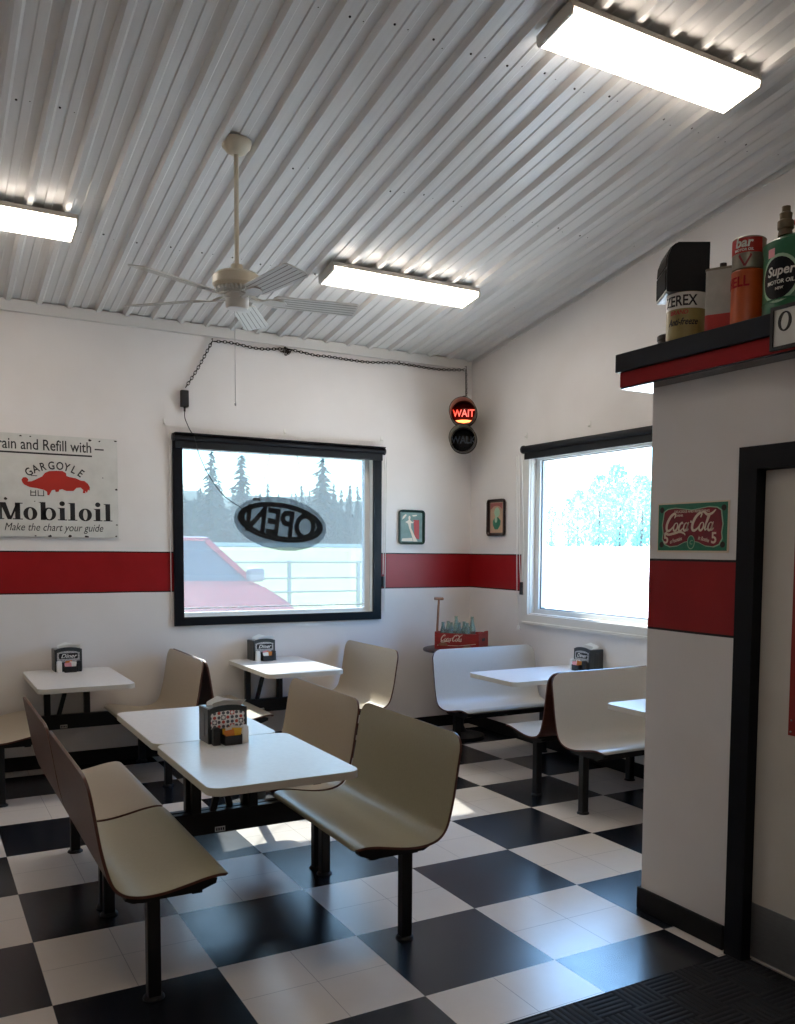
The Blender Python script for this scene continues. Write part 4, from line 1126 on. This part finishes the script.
# ------------------------------------------------------------------ roller shades, cords, hooks
def shade(label, m, Lx, r, first=True):
    """local x along the window, y into the room"""
    t = thing('roller_shade', label, 'roller shade', m.translation); mm = m.copy(); mm.translation = (0, 0, 0)
    b = BM(); lathe(b, [(r * .6, 0), (r, .004), (r, Lx - .004), (r * .6, Lx)], mm @ Matrix.Rotation(PI / 2, 4, 'Y'), 28); make('roll', b, M['shade_navy'], t, True)
    b = BM()
    for x in (-.012, Lx): lathe(b, [(r * 1.15, 0), (r * 1.2, .003), (r * 1.2, .010), (r * 1.1, .013)], mm @ Matrix.Translation((x, 0, 0)) @ Matrix.Rotation(PI / 2, 4, 'Y'), 24)
    make('end_cap', b, M['dark_plastic'], t, True)
    b = BM(); box(b, (.01, -r - .004, -r * 1.6), (Lx - .01, -r + .004, -r * .2), .002, mm) if False else box(b, (.01, -.008, -r - .055), (Lx - .01, .006, -r + .006), .004, mm); make('hem_bar', b, M['shade_navy'], t)
    return t
Mb = Matrix(((1, 0, 0, .192), (0, -1, 0, YB - .050), (0, 0, 1, 2.545), (0, 0, 0, 1)))
s1 = shade('dark rolled-up shade across the top of the back window', Mb, 1.85, .026)
b = BM(); box(b, (.0, -.0495, .027), (1.85, .02, .036), .003); make('headrail', b, M['navy'], s1)
Mr = Matrix(((0, -1, 0, XR - .075), (-1, 0, 0, 3.50), (0, 0, 1, 2.535), (0, 0, 0, 1)))
s2 = shade('dark rolled-up shade across the top of the right window', Mr, 1.60, .030)
b = BM(); box(b, (.030, -1.60, 0), (.0745, 0, .03), .003); make('headrail', b, M['dark_plastic'], s2)
def cord(label, paths, rad, pend=None, m=M['cord_white']):
    t = thing('shade_cord', label, 'cord', (0, 0, 0)); b = BM()
    for p in paths: tube(b, p, rad, 6)
    make('cord', b, m, t, True)
    if pend:
        b = BM(); 
        for lo, hi in pend[0]: box(b, lo, hi, .004)
        make('tension_clip', b, M['dark_plastic'], t)
        if pend[1]:
            b = BM(); lathe(b, [(0, 0), (.012, .004), (.016, .02), (.008, .045), (0, .046)], Matrix.Translation(pend[1]), 14); make('pull_knob', b, M['white_plastic'], t, True)
cord('white shade cord hanging down the right side of the back window', [[(2.055, YB - .05, 2.50), (2.055, YB - .02, 1.45)], [(2.075, YB - .05, 2.50), (2.072, YB - .02, 1.10)]], .0035,
     ([((2.045, YB - .04, 1.335), (2.065, YB - .001, 1.43))], None))
cord('white shade cord hanging left of the back window', [[(.168, YB - .02, 2.60), (.166, YB - .012, 1.5), (.168, YB - .012, 1.08)]], .003)
cord('white shade cords hanging at the left side of the right window', [[(XR - .06, 3.60, 2.50), (XR - .03, 3.605, 1.6), (XR - .03, 3.585, 1.38)], [(XR - .06, 3.555, 2.49), (XR - .03, 3.545, 1.7), (XR - .03, 3.57, 1.40)],
      [(XR - .07, 3.615, 2.49), (XR - .035, 3.63, 1.3), (XR - .03, 3.61, 1.02)]], .0035, ([((XR - .04, 3.565, 1.29), (XR - .001, 3.59, 1.40))], (XR - .03, 3.61, .975)))
def hook(label, mtx):
    t = thing('wall_hook', label, 'hook', mtx.translation, 0, 'small white hooks above the windows'); mm = mtx.copy(); mm.translation = (0, 0, 0)
    b = BM(); box(b, (-.009, -.025, 0), (.009, .03, .005), .002, mm); make('plate', b, M['hook_white'], t)
    b = BM(); tube(b, [mm @ Vector(p) for p in ((0, .0, .004), (0, -.012, .012), (0, -.012, .022), (0, 0, .024))], .0035, 6); make('prong', b, M['hook_white'], t, True)
hook('white hook above the left corner of the back window', FB(.13, YB, 2.655)); hook('white hook above the middle of the back window', FB(1.13, YB, 2.655)); hook('white hook above the right corner of the back window', FB(2.045, YB, 2.655))
hook('white hook above the left corner of the right window', FR(XR, 3.56, 2.66)); hook('white hook above the middle of the right window', FR(XR, 2.72, 2.66))
b = BM(); tube(b, spline([(.13, YB - .018, 2.635), (1.13, YB - .018, 2.618), (2.045, YB - .018, 2.635)], 8), .002, 5); o = make('hanging_wire', b, M['cord_white']); tag(o, 'thin pale wire strung between hooks above the back window', 'wire')

# oval OPEN sign, hung in the window and reading from outside
op = thing('open_sign', 'oval dark OPEN sign on clear acrylic hanging in the back window', 'sign', (1.115, YB + .045, 1.885))
F = frame((0, 0, 0), (-1, 0, 0), (0, 0, 1)) @ Matrix.Rotation(math.radians(7.5), 4, 'Z')
b = BM(); prism(b, ell(0, 0, .415, .225, 48), -.004, .001, F); make('acrylic_panel', b, M['acrylic'], op)
b = BM(); ring(b, ell(0, .012, .385, .165, 48), ell(0, .016, .325, .120, 48), .001, .018, F); make('dark_oval', b, M['dark_plastic'], op)
b = BM(); text(b, 'OPEN', .305, F @ Matrix.Translation((0, -.095, .001)), .016, 0, 'CENTER', .80, .030); make('lettering', b, M['dark_plastic'], op)
b = BM()
tube(b, [F @ Vector((math.cos(a) * .355, .014 + math.sin(a) * .143, .0195)) for a in [2 * PI * k / 48 for k in range(48)]], .004, 6, True); make('glass_tube', b, M['white_plastic'], op, True)
b = BM(); A1 = F @ Vector((.215, .185, 0)); A2 = F @ Vector((-.215, .185, 0))
tube(b, [A1, (A1.x + .10, 0, .62)], .002, 5); tube(b, [A2, (A2.x - .10, 0, .62)], .002, 5); box(b, F @ Vector((.245, .17, -.008)) - Vector((.03, .012, .012)), F @ Vector((.245, .17, -.008)) + Vector((.03, .012, .012)), .003)
make('hanging_wire', b, M['cord_dark'], op)

# ------------------------------------------------------------------ outdoors
def ground_mat():
    m = mat('field_and_gravel', 'FFFFFF', .9, spec=.1); t = NT(m)
    p, x, y, z = t.pos()
    n1 = t.noise(p, .35, 5, .6); n2 = t.noise(p, 5, 4, .6)
    grass = t.mix(n1, t.ramp(n2, .3, .7, lin('7E965A'), lin('94A86C')), lin('A8AC7C'))
    gravel = t.ramp(n2, .3, .7, lin('DAD7D0'), lin('C9C5BC'))
    lot = t.math('GREATER_THAN', t.math('SUBTRACT', x, t.math('MULTIPLY', y, .62)), 2.5)
    near = t.math('LESS_THAN', y, 12.5)
    t.l(t.mix(t.math('MAXIMUM', lot, near), grass, gravel), t.b.inputs['Base Color']); return m
M['ground'] = ground_mat()
GZ = -.12
def sstep(a_, b_, v_): u_ = min(1, max(0, (v_ - a_) / (b_ - a_))); return u_ * u_ * (3 - 2 * u_)
def gz(x, y): return GZ + max(1.90 * sstep(34, 67, y), 2.12 * sstep(12, 42, x))
b = BM()
gx = [-160, -60, -20, XL - .2] + [0, XR + .2, 6, 9, 12, 15, 18, 21, 24, 27, 30, 33, 36, 39, 42, 46, 60, 100, 260]
gy = [-60, -20, 0, YB + .2, 8, 12, 16, 20, 26, 30, 34, 38, 42, 46, 50, 54, 58, 62, 66, 70, 90, 130, 260]
V = {(i, j): b.verts.new((x, y, gz(x, y))) for i, x in enumerate(gx) for j, y in enumerate(gy)}
for i in range(len(gx) - 1):
    for j in range(len(gy) - 1):
        if XL - .3 < (gx[i] + gx[i + 1]) / 2 < XR + .2 and (gy[j] + gy[j + 1]) / 2 < YB + .2: continue
        b.faces.new((V[i, j], V[i + 1, j], V[i + 1, j + 1], V[i, j + 1]))
struct('ground', b, M['ground'], None, True)
b = BM()
rr = random.Random(11)
rows = []
for i in range(38):
    x = -70 + i * 3.6; h = 7.6 + rr.uniform(-.7, .7); y = 99 + rr.uniform(-1, 1)
    rows.append([b.verts.new(q) for q in ((x, y, GZ), (x, y + .5, h * .85), (x, y + 3, h), (x, y + 60, h + 2))])
for A_, B_ in zip(rows, rows[1:]):
    for k in range(3): b.faces.new((A_[k], B_[k], B_[k + 1], A_[k + 1]))
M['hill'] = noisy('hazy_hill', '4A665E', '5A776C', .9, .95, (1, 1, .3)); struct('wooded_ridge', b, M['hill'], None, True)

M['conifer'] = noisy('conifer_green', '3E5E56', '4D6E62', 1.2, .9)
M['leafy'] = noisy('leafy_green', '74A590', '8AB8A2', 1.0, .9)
M['bark'] = mat('bark', '5A4E44', .9)
def conifer_bm(seed, tiers=10, w=.22):
    r = random.Random(seed); b = BM()
    for k in range(520):
        f = 1 - r.random() ** .62 * .93; a = r.uniform(0, 2 * PI)
        R = (w * (1 - f) ** .8 + .012) * (.75 + .35 * math.sin(f * 38 + a * 2)) * math.sqrt(r.uniform(.15, 1))
        s = r.uniform(.012, .026)
        d = Vector((math.cos(a), math.sin(a), -.35)); c = Vector((R * math.cos(a), R * math.sin(a), f - .02))
        t_ = Vector((-math.sin(a), math.cos(a), r.uniform(-.4, .4)))
        v = [b.verts.new(c + q) for q in (d * s * 1.8, t_ * s * .8, -d * s * 1.2 + Vector((0, 0, s * .9)), -t_ * s * .8, Vector((0, 0, s * .8)))]
        for i_ in range(4): b.faces.new((v[i_], v[(i_ + 1) % 4], v[4]))
        b.faces.new((v[3], v[2], v[1], v[0]))
    lathe(b, [(w * .45, .10), (w * .30, .40), (w * .14, .72), (0, .99)], n=8)
    return b
def trunk_bm(r=.02, h=.3): b = BM(); lathe(b, [(r, 0), (r * .6, h)], n=8); return b
def leafy_bm(seed):
    r = random.Random(seed); b = BM()
    for k in range(620):
        a = r.uniform(0, 2 * PI); f = r.uniform(.03, 1.0); R = .27 * math.sin(PI * min(1, (f + .06) / 1.1)) ** .6 * math.sqrt(r.uniform(.05, 1))
        s = r.uniform(.012, .030)
        c = Vector((R * math.cos(a), R * math.sin(a), f)); q = Euler((r.uniform(0, 6), r.uniform(0, 6), r.uniform(0, 6))).to_matrix().to_4x4(); q.translation = c
        v = [b.verts.new(q @ Vector(p)) for p in ((-s, -s * .6, 0), (s * .9, -s * .8, s * .3), (s, s * .7, 0), (-s * .7, s, s * .25), (0, 0, s * .9))]
        b.faces.new((v[0], v[1], v[4])); b.faces.new((v[1], v[2], v[4])); b.faces.new((v[2], v[3], v[4])); b.faces.new((v[3], v[0], v[4])); b.faces.new((v[3], v[2], v[1], v[0]))
    return b
protos = []
def make_tree(kind, seed):
    t = thing('conifer_tree' if kind == 'c' else 'leafy_tree', 'x', 'tree', (0, 0, GZ))
    make('foliage', conifer_bm(seed, 12 + seed % 4, .13 + .015 * (seed % 3)) if kind == 'c' else leafy_bm(seed), M['conifer'] if kind == 'c' else M['leafy'], t)
    make('trunk', trunk_bm(.018 if kind == 'c' else .022, .3 if kind == 'c' else .6), M['bark'], t); return t
for s in range(4): protos.append(make_tree('c', s))
used = set()
def plant(pi, x, y, h, label, group):
    t = protos[pi] if pi not in used else copy_tree(protos[pi]); used.add(pi)
    t.location = (x, y, gz(x, y) - .02); w_ = h * rr.uniform(.85, 1.05) * (1.45 if group == 'tall conifers' else .88); t.scale = (w_, w_, h); t.rotation_euler = (0, 0, rr.uniform(0, 6))
    t['label'] = label; t['group'] = group
plant(0, 23.6, 84, 9.4, 'tall conifer at the far left of the back window view', 'tall conifers')
plant(1, 26.6, 84, 9.2, 'tall conifer second from the left in the back window view', 'tall conifers')
plant(2, 35.2, 84, 9.4, 'tall conifer rising alone on the right of the back window view', 'tall conifers')
i = 0
for row, (yy, hh, st_) in enumerate(((77, 4.4, 2.0), (79.6, 5.0, 2.0), (87.6, 5.8, 2.0), (91, 6.6, 2.0), (94.8, 7.2, 2.0))):
    for k in range(int(34 / st_)):
        x = 14 + k * st_ + row * .8 + rr.uniform(-.12, .12)
        plant((i * 7 + row) % 4, x, yy + rr.uniform(-.3, .3), hh * rr.uniform(.82, 1.1), 'hazy conifer in the tree line beyond the field, one of many alike', 'conifers of the far tree line'); i += 1
for s in range(3): protos.append(make_tree('l', 20 + s))
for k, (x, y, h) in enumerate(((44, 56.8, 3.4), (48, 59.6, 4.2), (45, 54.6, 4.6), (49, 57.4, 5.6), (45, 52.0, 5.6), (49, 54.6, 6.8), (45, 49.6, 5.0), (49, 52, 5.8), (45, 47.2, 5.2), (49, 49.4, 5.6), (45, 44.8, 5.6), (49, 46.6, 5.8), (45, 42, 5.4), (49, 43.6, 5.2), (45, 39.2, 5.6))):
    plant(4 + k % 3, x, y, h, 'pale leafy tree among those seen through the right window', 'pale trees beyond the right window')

# pasture fence and the white fence far behind it
pf = thing('pasture_fence', 'grey rail fence across the green field outside the back window', 'fence', (0, 17, GZ))
M['fence'] = mat('weathered_fence', 'B4B9B4', .8); M['fence_w'] = mat('white_fence_paint', 'F0F0EC', .6)
for z in (.78, 1.10, 1.47):
    b = BM(); tube(b, [(1.5, 0, z), (13, 0, z + .02)], .024, 6); make('rail', b, M['fence'], pf, True)
for k in range(7):
    b = BM(); bar(b, (2.43 + 1.77 * k, .05, 0), (2.43 + 1.77 * k, .05, 1.52), .08); make('post', b, M['fence'], pf)
wf = thing('white_fence', 'long white board fence at the far edge of the field', 'fence', (0, 67, 1.7))
b = BM(); box(b, (2, 0, .12), (56, .05, .42), 0); make('board', b, M['fence_w'], wf)
for k in range(18):
    b = BM(); box(b, (2.1 + k * 3.05, .05, 0), (2.25 + k * 3.05, .2, .44)); make('post', b, M['fence_w'], wf)

# parked sport utility car, nose to the right
suv = thing('parked_suv', 'red sport utility car parked outside the back window, nose right', 'car', (0, 9.0, GZ))
M['car_red'] = mat('car_red_paint', 'B4505C', .22, coat=1.); M['car_glass'] = mat('car_window_glass', '66727C', .08); M['car_trim'] = mat('car_grey_trim', '8F9496', .4); M['tyre'] = mat('tyre_rubber', '151515', .8)
SF = frame((0, 0, 0), (1, 0, 0), (0, 0, 1))
b = BM()
side = [(-1.9, .42), (2.76, .42), (2.82, .62), (2.78, .84), (2.58, 1.04), (2.22, 1.26), (2.05, 1.34), (-1.95, 1.38), (-2.0, .7)]
prism(b, side, -1.85, 0, SF); bmesh.ops.bevel(b, geom=[e for e in b.edges], offset=.05, segments=2, affect='EDGES'); make('body', b, M['car_red'], suv, True)
b = BM()
low = [(2.06, .06), (2.06, 1.79), (-1.9, 1.79), (-1.9, .06)]; top = [(1.45, .22), (1.45, 1.63), (-1.75, 1.63), (-1.75, .22)]
A_ = [b.verts.new((x, y, 1.33)) for x, y in low]; B_ = [b.verts.new((x, y, 1.90)) for x, y in top]
b.faces.new(B_); b.faces.new(A_)
for k in range(4): b.faces.new((A_[k], A_[(k + 1) % 4], B_[(k + 1) % 4], B_[k]))
make('window_glass', b, M['car_glass'], suv)
b = BM(); box(b, (-1.78, .19, 1.885), (1.50, 1.66, 1.945), .03); make('roof', b, M['car_red'], suv, True)
for s, yy in ((-1, .20), (1, 1.65)):
    b = BM(); y2 = .05 if s < 0 else 1.80
    for x0_, x1_ in ((2.07, 1.46), (.75, .70), (-.75, -.72), (-1.9, -1.76)): bar(b, (x0_, y2, 1.32), (x1_, yy, 1.90), .075)
    make('pillar', b, M['car_red'], suv)
    b = BM(); box(b, (1.93, (-.20 if s < 0 else 1.86), 1.34), (2.16, (-.02 if s < 0 else 2.05), 1.53), .05, None, 3); bar(b, (2.0, -.04 if s < 0 else 1.88, 1.38), (2.0, .06 if s < 0 else 1.78, 1.36), .06); make('wing_mirror', b, M['car_trim'], suv, True)
    b = BM(); tube(b, [(-1.5, yy + .05 * -s, 1.96), (-1.4, yy - .05 * s, 2.01), (1.0, yy - .05 * s, 2.01), (1.15, yy - .05 * s, 1.955)], .022, 8); make('roof_rail', b, M['car_trim'], suv, True)
for x in (-1.15, 1.95):
    for y in (.10, 1.75):
        b = BM(); m = Matrix.Translation((x, y, .37)) @ Matrix.Rotation(PI / 2, 4, 'X'); lathe(b, [(.22, -.13), (.34, -.12), (.37, -.08), (.37, .08), (.34, .12), (.22, .13)], m, 28); w = make('wheel', b, M['tyre'], suv, True)
        b = BM(); lathe(b, [(.0, -.115), (.21, -.115), (.22, -.10), (.22, .10), (.21, .115), (0, .115)], m, 20); make('rim', b, M['chrome'], w, True)
suv.location = (.40, 9.2, GZ)

# ------------------------------------------------------------------ light
sun = bpy.data.lights.new('sun', 'SUN'); so = bpy.data.objects.new('sun', sun); COL.objects.link(so)
so.rotation_euler = Vector((-.19, -1.085, -1)).to_track_quat('-Z', 'Y').to_euler(); sun.energy = 17.0; sun.angle = .0093; sun.color = (1, .96, .9)
w = bpy.data.worlds.new('sky'); scn.world = w; w.use_nodes = True; t = w.node_tree
sky = t.nodes.new('ShaderNodeTexSky'); sky.sky_type = 'NISHITA'; sky.sun_disc = False
sky.sun_elevation = math.radians(42); sky.sun_rotation = math.radians(10); sky.air_density = 1.2; sky.dust_density = 1.6; sky.ozone_density = 2.
bg = t.nodes['Background']; bg.inputs[1].default_value = .62
tint = t.nodes.new('ShaderNodeMix'); tint.data_type = 'RGBA'; tint.blend_type = 'MULTIPLY'; tint.inputs[0].default_value = 1; tint.inputs[7].default_value = (.55, .92, 1.26, 1)
t.links.new(sky.outputs[0], tint.inputs[6]); t.links.new(tint.outputs[2], bg.inputs[0])
scn.view_settings.view_transform = 'Standard'; scn.view_settings.look = 'None'; scn.view_settings.gamma = 1; scn.view_settings.use_curve_mapping = False
scn.view_settings.exposure = 1.5
cy = scn.cycles; cy.use_denoising = True; cy.max_bounces = 10; cy.diffuse_bounces = 6; cy.transparent_max_bounces = 16; cy.sample_clamp_indirect = 6; cy.caustics_reflective = False; cy.caustics_refractive = False
